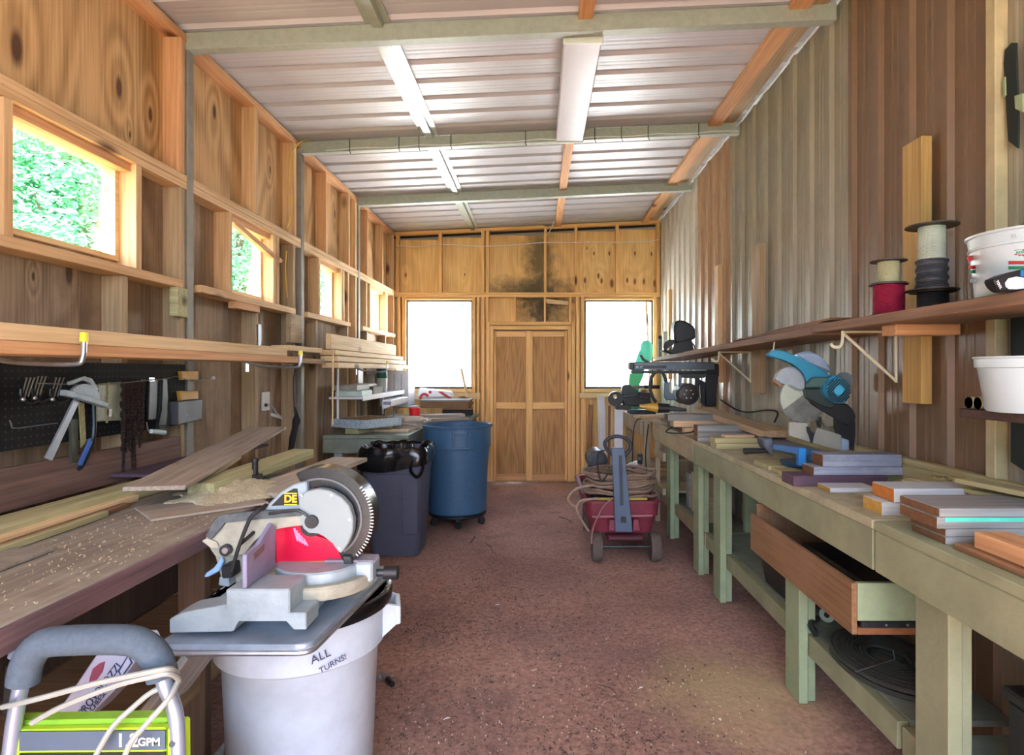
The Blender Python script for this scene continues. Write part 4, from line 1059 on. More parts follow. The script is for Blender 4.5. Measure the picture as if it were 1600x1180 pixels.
# bag
mb = MB(); rnd = random.Random(9)
N = 96
def rr(k, off, z, wob):
    a = 2 * PI * k / N
    cx_, cy_ = -1.10, 4.752; hx, hy = .246 + off, .236 + off
    c_, s_ = math.cos(a), math.sin(a)
    q = (abs(c_) ** 7 + abs(s_) ** 7) ** (-1 / 7)
    return Vector((cx_ + hx * c_ * q, cy_ + hy * s_ * q, z)) + Vector((c_, s_, 0)) * wob
rings = []
ph = [rnd.random() * 6 for _ in range(8)]
def wv(k, f, p_): return math.sin(2 * PI * k / N * f + p_)
for j, (off, z, am) in enumerate(((-.05, .45, .0), (-.03, .70, .006), (-.02, .80, .006), (.004, .824, .005), (.016, .80, .005), (.020, .77, .007), (.020, .73, .007), (.020, .68, .006))):
    ring = []
    for k in range(N):
        z_ = z + (.005 * wv(k, 7, ph[0]) + .005 * wv(k, 19, ph[1]) if j in (2, 3, 4) else 0)
        if j >= 5:
            a = k / N
            sag = .045 * (1 + wv(k, 1, 0.35 - PI)) + .012 * wv(k, 3, ph[2])
            z_ = .80 - (j - 4) / 3 * (.055 + sag)
        ring.append(mb.bm.verts.new(rr(k, off, z_, am * .9 * (wv(k, 5, ph[4] + j * 1.1) * .5 + wv(k, 13, ph[5] + j * 1.7) * .45 + wv(k, 31, ph[6] + j * 2.3) * .35))))
    rings.append(ring)
for a, b in zip(rings, rings[1:]):
    for k in range(N): mb.bm.faces.new((a[k], a[(k + 1) % N], b[(k + 1) % N], b[k]))
mb.done('bin_bag', plain('shiny_black_bag', '0c0d10', .18, var=.3), t, smooth=True)
mb = MB()
mb.tube(smooth_path([(-.93, 4.505, .735), (-.95, 4.5, .66), (-.90, 4.5, .61), (-.865, 4.51, .66), (-.86, 4.52, .74)], 5), .012, 8)
mb.done('bag_knot', MATS['shiny_black_bag'], t, smooth=True)

# ---- big round blue bin on a dolly
t = thing('trash_can', 'large round dark blue trash can standing on a wheeled dolly', 'trash can', (-.745, 5.58, 0))
c0 = (-.745, 5.58, 0)
BL = plain('dark_blue_plastic', '3a5f80', .5, var=.1, scale=50)
MB().lathe([(0, .115), (.245, .115), (.262, .13), (.275, .5), (.292, .70), (.302, .705), (.304, .88), (.318, .885), (.322, .905), (.308, .912), (.296, .90), (.285, .7), (.262, .5), (.25, .14), (0, .135)], c0, 64).done('body', BL, t, smooth=True)
hb = MB()
a0 = -PI / 2 + .22
for s_ in (0, PI):
    hb = MB(); ang = a0 + s_
    ca, sa = math.cos(ang), math.sin(ang)
    M = Matrix.Translation(Vector(c0) + Vector((ca * .308, sa * .308, .80))) @ Matrix.Rotation(ang, 4, 'Z')
    hb.box(-.02, .014, -.075, -.062, -.075, .07, .003, M); hb.box(-.02, .014, .062, .075, -.075, .07, .003, M)
    hb.box(.002, .02, -.075, .075, -.085, -.068, .003, M); hb.box(-.01, .012, -.062, .062, .03, .045, .002, M)
    hb.done('handle', BL, t)
MB().lathe([(0, .085), (.25, .085), (.262, .095), (.262, .113), (0, .113)], c0, 40).done('dolly', BLACKP, t, smooth=True)
for k in range(5):
    a = -PI / 2 + .15 + k * 2 * PI / 5
    p_ = Vector((c0[0] + .225 * math.cos(a), c0[1] + .225 * math.sin(a), 0))
    w_ = MB().cyl(p_ + Vector((-.013, .01, .032)), p_ + Vector((.013, -.01, .032)), .031, seg=18).done('caster', BLACKR, t, smooth=True)
    MB().box(p_.x - .02, p_.x + .02, p_.y - .014, p_.y + .014, .065, .084, .003).done('caster_fork', DARKM, w_)
# black machine behind bins
t = thing('floor_pump', 'small dark machine on the floor between the two dark bins', 'machine', (-1.25, 5.6, 0))
B(-1.28, -1.12, 5.4, 5.7, 0.0, .2, bev=.02).done('body', BLACKP, t)
for k in range(4): MB().cyl((-1.11, 5.42 + .02 * k, .22 + .1 * k), (-1.05, 5.42 + .02 * k, .24 + .1 * k), .03, seg=12).done('knob', DARKM, t, smooth=True)
MB().tube([(-1.2, 5.5, .2), (-1.16, 5.45, .75)], .015).done('post', DARKM, t)

# ---- white round can in the foreground
cw = Vector((-.765, 1.97, 0))
t = thing('trash_can', 'round white trash can in the foreground with a black liner, under a metal plate', 'trash can', cw)
WC = plain('daylit_can_plastic', 'bccad8', .45, var=.07, scale=11)  # white plastic, with the daylight's blue cast put into its colour
MB().lathe([(0, 0), (.205, 0), (.215, .015), (.236, .515), (.24, .52), (.258, .53), (.264, .66), (.272, .665), (.276, .685), (.268, .692), (.256, .685), (.225, .5), (.205, .02), (0, .02)], cw, 72).done('body', WC, t, smooth=True)
for ang in (PI + .25, .25):
    ca, sa = math.cos(ang), math.sin(ang)
    M = Matrix.Translation(cw + Vector((ca * .26, sa * .26, .60))) @ Matrix.Rotation(ang, 4, 'Z')
    hb = MB()
    hb.prism([M @ Vector(q) for q in ((-.01, -.075, .05), (.035, -.06, .03), (.045, -.06, -.02), (-.01, -.075, -.06))], (M.to_3x3() @ Vector((0, .014, 0))))
    hb.prism([M @ Vector(q) for q in ((-.01, .061, .05), (.035, .046, .03), (.045, .046, -.02), (-.01, .061, -.06))], (M.to_3x3() @ Vector((0, .014, 0))))
    hb.box(.03, .048, -.062, .062, -.03, .03, .004, M)
    hb.done('handle', WC, t)
rndp = [(cw.x + (.268 + .004 * math.sin(k * 1.3)) * math.cos(2 * PI * k / 90), cw.y + (.268 + .004 * math.sin(k * 1.3)) * math.sin(2 * PI * k / 90), .680 + .002 * math.sin(k * 2.1)) for k in range(90)]
MB().tube(rndp, .0125, 8, closed=True).done('bag_rim', MATS['shiny_black_bag'], t, smooth=True)
MB().lathe([(.262, .6875), (.270, .6935), (.279, .691), (.2835, .68), (.281, .652), (.277, .652), (.277, .68)], cw, 72).done('bag_fold', MATS['shiny_black_bag'], t, smooth=True)
MB().lathe([(.262, .69), (.222, .5), (.2, .25), (0, .22), (0, .215), (.204, .245), (.226, .5), (.266, .69)], cw, 48).done('bin_bag', MATS['shiny_black_bag'], t, smooth=True)
def onlip(u, v):     # point on the can's lip ring
    p_ = PY(u, v, cw.y - .265)
    ang = math.asin(max(-1, min(1, (p_.x - cw.x) / .266)))
    return Vector((cw.x + .2665 * math.sin(ang), cw.y - .2665 * math.cos(ang), H - (v - CY) / F * (cw.y - .2665 * math.cos(ang)))), ang
for s_, u, v, sz in (('ALL', 493, 1026, .034), ('TURNS!', 509, 1037, .024)):
    p_, ang = onlip(u, v)
    text(t, s_, sz, p_ + Vector((math.sin(ang), -math.cos(ang), 0)) * .002, (R(90), R(-14), ang), INK)
# metal plate on top
t = thing('metal_plate', 'grey blue sheet metal tray with rounded corners lying on the white can', 'metal tray', (-.74, 1.8, .71))
PLM = plain('dusty_blue_steel', '93a6bb', .38, .45, var=.15, scale=12)
def roundpoly(pts, r, n=5):
    out = []
    m_ = len(pts)
    for i in range(m_):
        a, b, c_ = Vector(pts[i - 1]), Vector(pts[i]), Vector(pts[(i + 1) % m_])
        d1, d2 = (a - b).normalized(), (c_ - b).normalized()
        p0_, p2_ = b + d1 * r, b + d2 * r
        for k in range(n + 1):
            q = k / n
            out.append((1 - q) ** 2 * p0_ + 2 * q * (1 - q) * b + q * q * p2_)
    return out
corners = [(-.945, 1.50), (-.565, 1.50), (-.51, 2.10), (-.90, 2.10)]
rp_ = roundpoly([(x, y, .710) for x, y in corners], .035)
MB().prism(rp_, (0, 0, .014), .002).done('sheet', PLM, t)
rp2 = roundpoly([(x, y, .702) for x, y in corners], .035)
MB().tube(rp2, .007, 8, closed=True).done('rolled_rim', STEEL, t, smooth=True)

# ---- white chop saw on the plate
s = thing('miter_saw', 'white chop saw with red disc and black guard on the metal tray', 'miter saw', (-.7, 1.75, .725))
YF = 1.545
MB().yp([(264, 990), (264, 968), (284, 958), (354, 945), (354, 960), (478, 958), (478, 985), (458, 985), (449, 969), (372, 969), (364, 988)], YF, .09, .003).done('base', ALU, s)
MB().prism([PZ(354, 942, .79), PZ(284, 958, .775), PY(284, 958, YF + .1), PY(354, 945, YF + .1)], (0, .05, 0)).done('base_wing', ALU, s)
B(-.90, -.62, 1.64, 2.02, .726, .765, bev=.004).done('base', ALU, s)
B(-.797, -.634, YF + .001, 1.66, .772, .843, bev=.004).done('table_block', ALU, s)
B(-.796, -.636, 1.92, 2.04, .766, .843, bev=.004).done('table_block', ALU, s)
tc_ = (-.64, 1.79, 0)
MB().lathe([(0, .766), (.118, .766), (.125, .775), (.125, .838), (.12, .843), (0, .843)], tc_, 56).done('turntable', ALU, s, smooth=True)
MB().lathe([(.128, .775), (.152, .775), (.156, .782), (.156, .805), (.150, .812), (.128, .812)], tc_, 56).done('scale_ring', DUSTM, s, smooth=True)
MB().prism([(-.53, 1.745, .79), (-.478, 1.745, .79), (-.478, 1.83, .79), (-.53, 1.83, .79)], (0, 0, .058), .006).done('table_arm', ALU, s)
B(-.62, -.478, 1.757, 1.82, .8435, .851, bev=.002).done('kerf_plate', plain('dusty_purple_plate', '8d7f8c', .6), s)
MB().cyl((-.477, 1.79, .805), (-.455, 1.79, .805), .011).done('lock_shaft', DARKM, s)
MB().cyl((-.455, 1.79, .805), (-.415, 1.79, .805), .020, .021, 10).done('lock_knob', BLACKP, s, smooth=True)
FM = plain('dusty_violet_grey', '8b8aa6', .5, .2, var=.1)
xf = -.757
MB().prism([(xf, 1.55, .844), (xf, 1.72, .844), (xf, 1.725, .955), (xf, 1.70, .975), (xf, 1.62, .935), (xf, 1.55, .93)], (.012, 0, 0), .002).done('fence', FM, s)
MB().prism([(xf, 1.85, .844), (xf, 2.02, .844), (xf, 2.02, .93), (xf, 1.95, .935), (xf, 1.88, .97), (xf, 1.85, .955)], (.012, 0, 0), .002).done('fence', FM, s)
MB().prism([(xf + .0125, 1.585, .905), (xf + .0125, 1.645, .915), (xf + .0125, 1.645, .93), (xf + .0125, 1.585, .92)], (.002, 0, 0)).done('maker_plate', plain('brown_plate', '6e5c58', .6), s)
YS = 1.78
# pivot casting and arm
MB().yp([(345, 912), (345, 900), (340, 868), (318, 848), (322, 836), (350, 828), (378, 835), (388, 850), (384, 880), (380, 912)], YS + .0, .10, .006).done('pivot_casting', DUSTM, s)
MB().yp([(330, 842), (345, 812), (440, 803), (470, 800), (476, 812), (478, 822), (440, 823), (412, 830), (395, 845), (382, 868), (350, 872), (338, 860)], YS - .045, .05, .004).done('arm', DUSTM, s)
MB().yp([(320, 838), (335, 812), (348, 804), (400, 799), (470, 796), (472, 806), (350, 816), (345, 826), (330, 843)], YS - .058, .012, .002).done('arm_cover', plain('dusty_dark_plastic', '4d5458', .6, var=.35, scale=30), s)
MB().yp(arcpx(351, 861, 9, 0, 360, 20), YS - .062, .016, .001).done('pivot_knob', DARKM, s)
MB().yp(arcpx(351, 861, 5, 0, 360, 16), YS - .067, .005, .001).done('pivot_bolt', STEEL, s)
MB().yp([(314, 846), (322, 841), (338, 848), (342, 858), (330, 858)], YS - .055, .02, .003).done('stop_bracket', DUSTM, s)
MB().yp([(345, 885), (362, 882), (364, 903), (346, 905)], YS - .05, .05, .004).done('black_clamp', BLACKP, s)
MB().yp([(318, 903), (321, 896), (336, 888), (345, 870), (349, 878), (342, 893), (325, 902)], YS - .02, .012, .003).done('tilt_lever', plain('pale_blue_lever', '8fb3da', .4), s)
MB().yp([(342, 902), (356, 900), (358, 918), (340, 916)], YS - .04, .04, .004).done('bevel_clamp', ALU, s)
# upper guard housing, guard ring, side plate
MB().yp([(412, 799), (418, 789), (436, 771), (458, 757), (478, 752), (486, 800), (440, 802)], YS - .04, .07, .004).done('upper_guard', ALU, s)
MB().yp([(423, 791), (440, 774), (458, 764), (464, 764), (466, 789)], YS - .0455, .005, .001).done('badge', BLACKP, s)
YEL = plain('yellow_print', 'f2cf2a', .5, var=.03)
text(s, 'DE', .029, PY(454, 780, YS - .048), (R(90), 0, 0), YEL, bold=.001)
MB().yp([(444, 770.5), (464, 770.5), (464, 771.8), (444, 771.8)], YS - .049, .002).done('badge_stripe', YEL, s)
MB().yp([(444, 788), (464, 788), (464, 789.3), (444, 789.3)], YS - .049, .002).done('badge_stripe', YEL, s)
gc = (500, 811); go, gi = 82, 50
ring = arcpx(gc[0], gc[1], go, 118, -62, 40, 80) + arcpx(gc[0], gc[1], gi, -62, 118, 40)
GM = plain('dark_smoked_guard', '1d2127', .25, .2, var=.2)
MB().yp(ring, YS - .02, .075, .006).done('lower_guard', GM, s)
ring = arcpx(gc[0], gc[1], 66, 110, -55, 30, 64) + arcpx(gc[0], gc[1], 63, -55, 110, 30, 61)
MB().yp(ring, YS - .024, .005).done('guard_ridge', plain('guard_ridge_grey', '5d6064', .4, .4), s)
for k in range(24):
    a = R(38 - k * 3.6)
    p0_ = PY(gc[0] + 79 * math.cos(a), gc[1] - 77 * math.sin(a), YS - .026); p1_ = PY(gc[0] + 84 * math.cos(a), gc[1] - 82 * math.sin(a), YS - .026)
    MB().cyl(p0_, p1_, .0022, seg=6).done('guard_rib', STEEL, s)
pl = [(466, 778), (478, 768), (497, 764), (515, 767), (533, 777), (546, 792), (552, 812), (551, 832), (544, 850), (533, 865), (528, 863), (521, 848), (506, 838), (498, 832), (482, 834), (473, 826), (470, 812)]
MB().yp(pl, YS - .056, .03, .003).done('side_plate', plain('pale_grey_plate', '8d999b', .5, .1, var=.04), s)
for u, v in ((471, 775), (518, 774), (546, 812), (530, 857)):
    MB().yp(arcpx(u, v, 2.3, 0, 360, 12), YS - .059, .004).done('screw', STEEL, s)
MB().yp(arcpx(486, 816, 10.5, 0, 360, 24), YS - .064, .01, .001).done('hub_cap', DARKM, s)
hub = PY(486, 816, YS)
MB().prism(gear(hub + Vector((0, .009, 0)), .122, 60, .003, .003), (0, .003, 0)).done('blade', plain('red_blade_coating', 'd8123f', .28, .1, var=.06), s)
MB().yp([(432, 885), (431, 822), (470, 820), (490, 836), (520, 846), (534, 870), (540, 884)], YS - .004, .002).done('red_guard_face', MATS['red_blade_coating'], s)
MB().yp(arcpx(486, 822, 17, 180, 360, 14) , YS - .007, .003).done('blade_collar', DARKM, s)
for k in range(5):
    a = R(196 + k * 9)
    MB().yp([(458 + k * 3.5, 826 + k * 4), (461 + k * 3.5, 825 + k * 4), (466 + k * 4, 845 + k * 2), (464 + k * 4, 846 + k * 2)], YS - .0065, .002).done('blade_print', plain('pink_print', 'e89ac0', .5), s)
MB().tube(smooth_path([PY(362, 893, YS - .09), PY(372, 858, YS - .09), PY(390, 812, YS - .09), (PY(402, 800, YS - .085)), PY(416, 789, YS - .05)], 6), .0055, 8).done('power_cord', BLACKR, s, smooth=True)
MB().tube(smooth_path([PY(376, 850, YS - .075), PY(392, 836, YS - .06), PY(410, 820, YS + .02)], 4), .005, 8).done('cord', BLACKR, s, smooth=True)
MB().tube(smooth_path([PY(420, 803, YS - .064), PY(450, 799, YS - .066), PY(466, 798, YS - .066), PY(480, 806, YS - .066)], 5), .004, 8).done('link_rod', DARKM, s, smooth=True)
MB().yp([(462, 878), (536, 877), (540, 882), (455, 883)], YS - .012, .02).done('kerf_insert', plain('tan_insert', 'b08a64', .6), s)
MB().yp([(533, 868), (548, 868), (552, 882), (538, 884)], YS - .03, .05, .004).done('front_bracket', DARKM, s)
MB().cyl(PY(566, 764, YS + .05), PY(580, 767, YS + .05), .014, .012, 12).done('handle_end', plain('tan_handle', 'b6ab8c', .5), s, smooth=True)

# ---- pressure washer handle at bottom left
s = thing('pressure_washer', 'pressure washer with grey foam handle and lime green front panel at bottom left', 'pressure washer', (-.85, 1.2, 0))
YW = 1.16
def W(u, v, dy=0): return PY(u, v, YW + dy)
FOAM = plain('blue_grey_foam', '4b5a68', .85, var=.12, scale=90, bump=.3)
MB().tube(smooth_path([W(36, 1066), W(44, 1032), W(66, 1007), W(105, 1001), W(195, 1000), W(226, 1010), W(245, 1030), W(254, 1058)], 6), .0275, 16).done('foam_grip', FOAM, s, smooth=True)
ALT = plain('silver_tube', 'a9b6cc', .3, .6, var=.06)
MB().tube([W(36, 1060), W(30, 1085), W(22, 1130), W(10, 1230)], .0135, 14).done('handle_tube', ALT, s, smooth=True)
MB().tube(smooth_path([W(252, 1050), W(258, 1072), W(270, 1100), W(277, 1140), W(279, 1240)], 4), .0135, 14).done('handle_tube', ALT, s, smooth=True)
LIME = plain('lime_green_plastic', 'b4e02e', .4, var=.05)
MB().prism([W(10, 1128, .02), W(262, 1123, .02), W(262, 1300, .02), W(10, 1300, .02)], (0, .035, 0), .004).done('housing', plain('darker_lime_plastic', '8fc23a', .45), s)
MB().prism([W(20, 1142), W(258, 1138), W(258, 1290), W(20, 1290)], (0, .02, 0), .004).done('front_panel', LIME, s)
MB().prism([W(30, 1144, -.003), W(258, 1142, -.003), W(258, 1172, -.003), W(30, 1174, -.003)], (0, .003, 0)).done('label_band', plain('slate_label', '4b5a6b', .5, var=.04), s)
MB().prism([W(30, 1178, -.003), W(258, 1176, -.003), W(258, 1260, -.003), W(30, 1260, -.003)], (0, .003, 0)).done('dark_band', BLACKP, s)
MB().prism([W(260, 1138, -.01), W(280, 1136, -.01), W(281, 1250, -.01), W(260, 1250, -.01)], (0, .04, 0), .004).done('corner_bracket', LIME, s)
MB().cyl(W(269, 1163, -.016), W(269, 1163, -.009), .0055).done('bolt', DARKM, s)
text(s, '1.2', .036, W(199, 1158, -.004), (R(90), 0, 0), WHITEP, bold=.0006)
text(s, 'GPM', .021, W(233, 1160, -.004), (R(90), 0, 0), WHITEP, bold=.0004)
B(-1.02, -.76, 1.2, 1.45, .02, .42, bev=.02).done('pump_body', BLACKP, s)
for x in (-1.06, -.66):
    MB().cyl((x, 1.42, .1), (x + .03, 1.42, .1), .1, seg=28).done('wheel', BLACKR, s, smooth=True)
# lance + hose
t = thing('spray_lance', 'black spray lance with a blue grey tip leaning behind the foam handle', 'spray lance', W(15, 1130, .04))
MB().prism([W(6, 1040, .05), W(28, 1034, .05), W(22, 1120, .05), W(0, 1120, .05)], (0, .03, 0), .004).done('grip', BLACKP, t)
MB().prism([W(8, 1032, .05), (W(12, 1010, .05)), W(36, 998, .05), W(28, 1034, .05)], (0, .03, 0), .004).done('tip', plain('blue_grey_tip', '7688a6', .4), t)
t = thing('hose', 'pale grey pressure hose looped around the washer handle', 'hose', W(260, 1050, -.04))
HM = plain('pale_hose', '979b94', .5, var=.06)
MB().tube(smooth_path([W(4, 1105, -.02), W(60, 1092, -.04), W(150, 1068, -.045), (W(225, 1052, -.045)), W(262, 1046, -.035), W(276, 1052, .0), W(270, 1060, .025), W(248, 1066, .02)], 8), .0052, 8).done('hose_run', HM, t, smooth=True)
MB().tube(smooth_path([W(50, 1130, -.035), W(100, 1103, -.04), W(180, 1072, -.045), (W(235, 1058, -.045)), W(264, 1053, -.035), W(279, 1062, .0), W(272, 1072, .025), W(240, 1080, .01), (W(205, 1108, -.0)), W(176, 1136, -.02), W(150, 1180, -.03)], 8), .0052, 8).done('hose_run', HM, t, smooth=True)
MB().tube(smooth_path([W(278, 1066, .0), W(262, 1094, -.03), W(230, 1130, -.04), W(205, 1160, -.045), W(188, 1200, -.05)], 8), .0052, 8).done('hose_run', HM, t, smooth=True)
# boxes behind
Y2 = 1.42
t = thing('product_box', 'white printed cardboard carton tilted behind the pressure washer handle', 'box', PY(150, 1060, Y2))
BXP = plain('white_carton', 'c3c4da', .6, var=.06)
MB().prism([PY(157, 1013, Y2), PY(205, 1012, Y2), PY(214, 1029, Y2), PY(180, 1078, Y2), PY(125, 1135, Y2), PY(75, 1135, Y2)], (0, .1, 0), .003).done('carton', BXP, t)
ta = R(-52)
text(t, 'PROVOLOZZI', .024, PY(156, 1078, Y2 - .002), (R(90), ta, 0), INK)
text(t, 'CHEESE', .016, PY(153, 1096, Y2 - .002), (R(90), ta, 0), INK)
MB().yp([(140, 1060), (145, 1045), (155, 1037), (164, 1034), (160, 1050), (148, 1067), (138, 1070)], Y2 - .002, .0015).done('red_print', plain('faded_red_print', '9a4a62', .6, var=.1), t)
MB().yp([(184, 1049), (200, 1023), (207, 1036), (190, 1060)], Y2 - .002, .0015).done('print_frame', INK, t)
MB().yp([(187, 1049), (200, 1027), (204, 1036), (190, 1056)], Y2 - .003, .0015).done('print_panel', BXP, t)
lumber('weathered wooden crate side standing behind the tilted carton', (-1.0, 1.62, .5), (-.86, 1.60, .68), .18, .02, GREYW, roll=0)
# ================================================================== RIGHT SIDE
XF, ZB_ = 1.05, .93         # bench front edge and top height
def bench(label, y0, y1, mt_top, mt_ap, legs, xf=XF, z=ZB_, apron=.13, legm=None, shelf=True, extra=0):
    t = thing('workbench', label, 'workbench', ((xf + XR) / 2, (y0 + y1) / 2, 0))
    B(xf, XR - .021, y0, y1, z - .03, z, bev=.003).done('top', mt_top, t)
    B(xf + .002, xf + .04, y0 + .001, y1 - .001, z - .03 - apron, z - .031, bev=.003).done('apron', mt_ap, t)
    B(xf + .04, XR - .03, y0 + .05, y0 + .085, z - .1 - .03, z - .031, bev=.002).done('cross_rail', mt_ap, t)
    B(xf + .04, XR - .03, y1 - .085, y1 - .05, z - .1 - .03, z - .031, bev=.002).done('cross_rail', mt_ap, t)
    for y in legs:
        zt = .528 if y == 2.55 else z - .032
        B(xf + .042, xf + .08, y, y + .145, 0, zt, bev=.003).done('leg', legm or mt_ap, t)
        B(xf + .081, xf + .12, y + .02, y + .11, 0, zt, bev=.003).done('leg', legm or mt_ap, t)
        B(XR - .12, XR - .03, y + .02, y + .06, 0, z - .032, bev=.003).done('leg', legm or mt_ap, t)
    if shelf:
        B(xf + .125, XR - .03, y0 + .01, y1 - .01, .27, .29, bev=.002).done('lower_shelf', MATS['grey_green_bench'], t)
        B(xf + .085, xf + .122, y0 + .01, y1 - .01, .20, .288, bev=.002).done('shelf_rail', mt_ap, t)
    return t
b1 = bench('grey green workbench nearest the camera on the right, starting with a thick corner leg', .7, 1.905, GREENP, GREENP, (1.62,), shelf=False)
B(XF + .125, XR - .03, .8, 1.85, .27, .29).done('lower_shelf', MATS['grey_green_bench'], b1)
B(XF + .085, XF + .122, .75, 1.9, .20, .288, bev=.002).done('shelf_rail', GREENP, b1)
B(XR - .075, XR - .035, .75, 1.9, .60, .74, bev=.002).done('back_rail', GREENP, b1)
_c = thing('shade_filler_crate', 'black crate added to darken the space under the nearest right bench', 'crate', (1.33, 1.25, .2905))  # added black box that deepens the shade under the bench
B(1.20, 1.44, .9, 1.56, .2905, .56, bev=.008).done('body', BLACKP, _c); B(1.19, 1.45, .89, 1.57, .561, .59, bev=.006).done('lid', BLACKP, _c)
b2 = bench('long grey green workbench in the middle of the right wall carrying the blue saw', 1.915, 4.14, plain('sawdusty_green_top', 'a6a285', .8, var=.2, scale=8), GREENP, (2.55, 3.66), legm=GREENL)
b3 = bench('tan workbench section beyond the blue saw on the right wall, with open shelves', 4.15, 5.62, TANP, TANP, (4.155, 5.05), legm=GREENL)
# open shelf bays in the far section
for z in (.35, .62):
    B(XF + .045, XR - .13, 5.21, 5.6, z, z + .02, bev=.002).done('bay_shelf', TANP, b3)
B(XF + .01, XF + .04, 5.21, 5.6, .62, .69, bev=.002).done('bay_lip', TANP, b3); B(XF + .01, XF + .04, 5.21, 5.6, .33, .39, bev=.002).done('bay_lip', TANP, b3)
B(XF + .02, XF + .06, 5.56, 5.61, .02, .898, bev=.002).done('leg', TANP, b3)
b4 = thing('workbench', 'small tan table in the rear right corner below the right back window', 'workbench', (1.25, 6.7, 0))
B(1.0, XR - .021, 6.02, 7.35, .89, .915, bev=.003).done('top', TANP, b4)
B(1.001, 1.035, 6.03, 7.34, .76, .888, bev=.003).done('apron', TANP, b4)
for x, y in ((1.04, 6.03), (1.04, 7.2), (1.44, 6.03)): B(x, x + .07, y, y + .05, 0, .889, bev=.003).done('leg', TANP, b4)
B(1.04, 1.45, 6.1, 7.2, .3, .32).done('lower_shelf', TANP, b4)
# ---- big plywood drawer
d = thing('drawer', 'large unpainted plywood drawer hanging out under the right workbench', 'drawer', (1.2, 2.47, .52))
fp = MB().prism([(1.03, 2.0, .53), (1.03, 2.96, .53), (1.03, 2.96, .705), (1.03, 2.0, .70)], (.018, 0, 0), .002)
fp.done('front_panel', wood('drawer_plywood_grain', '8f6c48', '66482c', 'Y', contour=9, knots=.2, across=3, dust='8f6f52'), d)
B(1.049, 1.42, 2.0, 2.02, .575, .70, bev=.002).done('side_panel', GREENL, d)
B(1.049, 1.42, 1.999, 2.02, .53, .553, bev=.002).done('bottom_edge', OSB, d)
B(1.06, 1.42, 1.996, 2.012, .555, .5735).done('slide_rail', DARKM, d)
B(1.049, 1.42, 2.02, 2.94, .535, .545).done('bottom', OSB, d)
B(1.055, 1.42, 2.94, 2.955, .545, .755, bev=.003).done('back_panel', MATS['drawer_plywood_grain'], d)
for x in (1.08, 1.15): MB().cyl((x + .06, 1.994, .564), (x + .06, 1.9975, .564), .004).done('screw', STEEL, d)
B(1.16, 1.4, 2.1, 2.7, .546, .64, bev=.01).done('x', BLACKP).name = 'tool_case'
tag(SC.objects['tool_case'], 'black case lying in the shadow inside the plywood drawer', 'case')
# ---- black tub and hoses on the lower shelf
t = thing('plastic_tub', 'black plastic tub with a dusty rim under the right workbench beside the drawer', 'tub', (1.27, 3.0, .29))
mb = MB()
rg = frustum(mb, [(1.19, 1.39, 2.86, 3.22, .291, .04), (1.155, 1.43, 2.79, 3.28, .52, .05), (1.135, 1.45, 2.77, 3.3, .522, .06), (1.135, 1.45, 2.77, 3.3, .535, .06), (1.165, 1.42, 2.80, 3.27, .535, .045), (1.2, 1.38, 2.87, 3.21, .3, .035)])
mb.bm.faces.new(rg[0][::-1]); mb.bm.faces.new(rg[-1]); mb.done('body', BLACKP, t, smooth=True)
mb = MB(); cs = [(1.15, 3.28), (1.15, 2.79), (1.43, 2.79)]
mb.tube(smooth_path([(1.3, 3.31, .535), (1.16, 3.28, .537), (1.14, 3.1, .537), (1.14, 2.85, .537), (1.165, 2.775, .537), (1.3, 2.77, .537)], 5), .011, 8)
mb.done('dusty_rim', plain('dusty_olive_rim', '7d7a58', .8), t, smooth=True)
t = thing('hose_coil', 'flat coil of dark ribbed hose on the lower shelf under the right workbench', 'hose', (1.30, 2.12, .29))
HB = plain('dark_hose', '33362f', .6, var=.25)
for lay in range(2):
    mb = MB(); pts = []
    for k in range(9 * 28):
        a = 2 * PI * k / 28; r_ = .07 + .0155 * k / 28 + (0 if lay == 0 else 0)
        pts.append((1.305 + r_ * math.cos(a) * .86, 2.28 + r_ * 1.25 * math.sin(a), .3005 + lay * .021 + .006 * (1 - k / 252)))
    mb.tube(pts, .0088, 7).done('loop', HB, t, smooth=True)
MB().tube(smooth_path([(1.20, 2.62, .33), (1.14, 2.55, .335), (1.13, 2.48, .325)], 4), .014, 8).done('coupling', DARKM, t, smooth=True)
MB().tube([(1.12, 2.15, .335), (1.30, 2.22, .345), (1.34, 2.30, .34)], .002).done('tie_wire', STEEL, t)
t = thing('paper_roll', 'pale roll lying on the lower shelf behind the bench leg', 'roll', (1.3, 2.95 - .3, .34))
MB().cyl((1.26, 2.66, .33), (1.36, 2.78, .33), .032, seg=24).done('roll', plain('pale_green_paper', '8c9a84', .7), t, smooth=True)
MB().cyl((1.258, 2.658, .33), (1.26, 2.66, .33), .012, seg=16).done('core', BLACKP, t)
# boards and blocks stored under the far section
for k, (y, z1, mt, lb) in enumerate(((4.42, .62, PINKW, 'short board standing nearest the double leg under the right bench'), (4.58, .58, BROWNW, 'dark short board standing second under the right bench'), (4.74, .60, PINKW, 'pale short board standing third under the right bench'), (4.9, .57, GREYW, 'grey short board standing farthest under the right bench'))):
    o = B(1.21, 1.40, y, y + .09, .291, z1, bev=.003).done('lumber_board', mt); tag(o, lb, 'board')
o = B(1.22, 1.40, 5.25, 5.5, .641, .80, bev=.004).done('wooden_box', wood('box_wood', 'b08c66', '7f6044', 'Y')); tag(o, 'closed wooden box in the upper bay of the tan bench section', 'box')
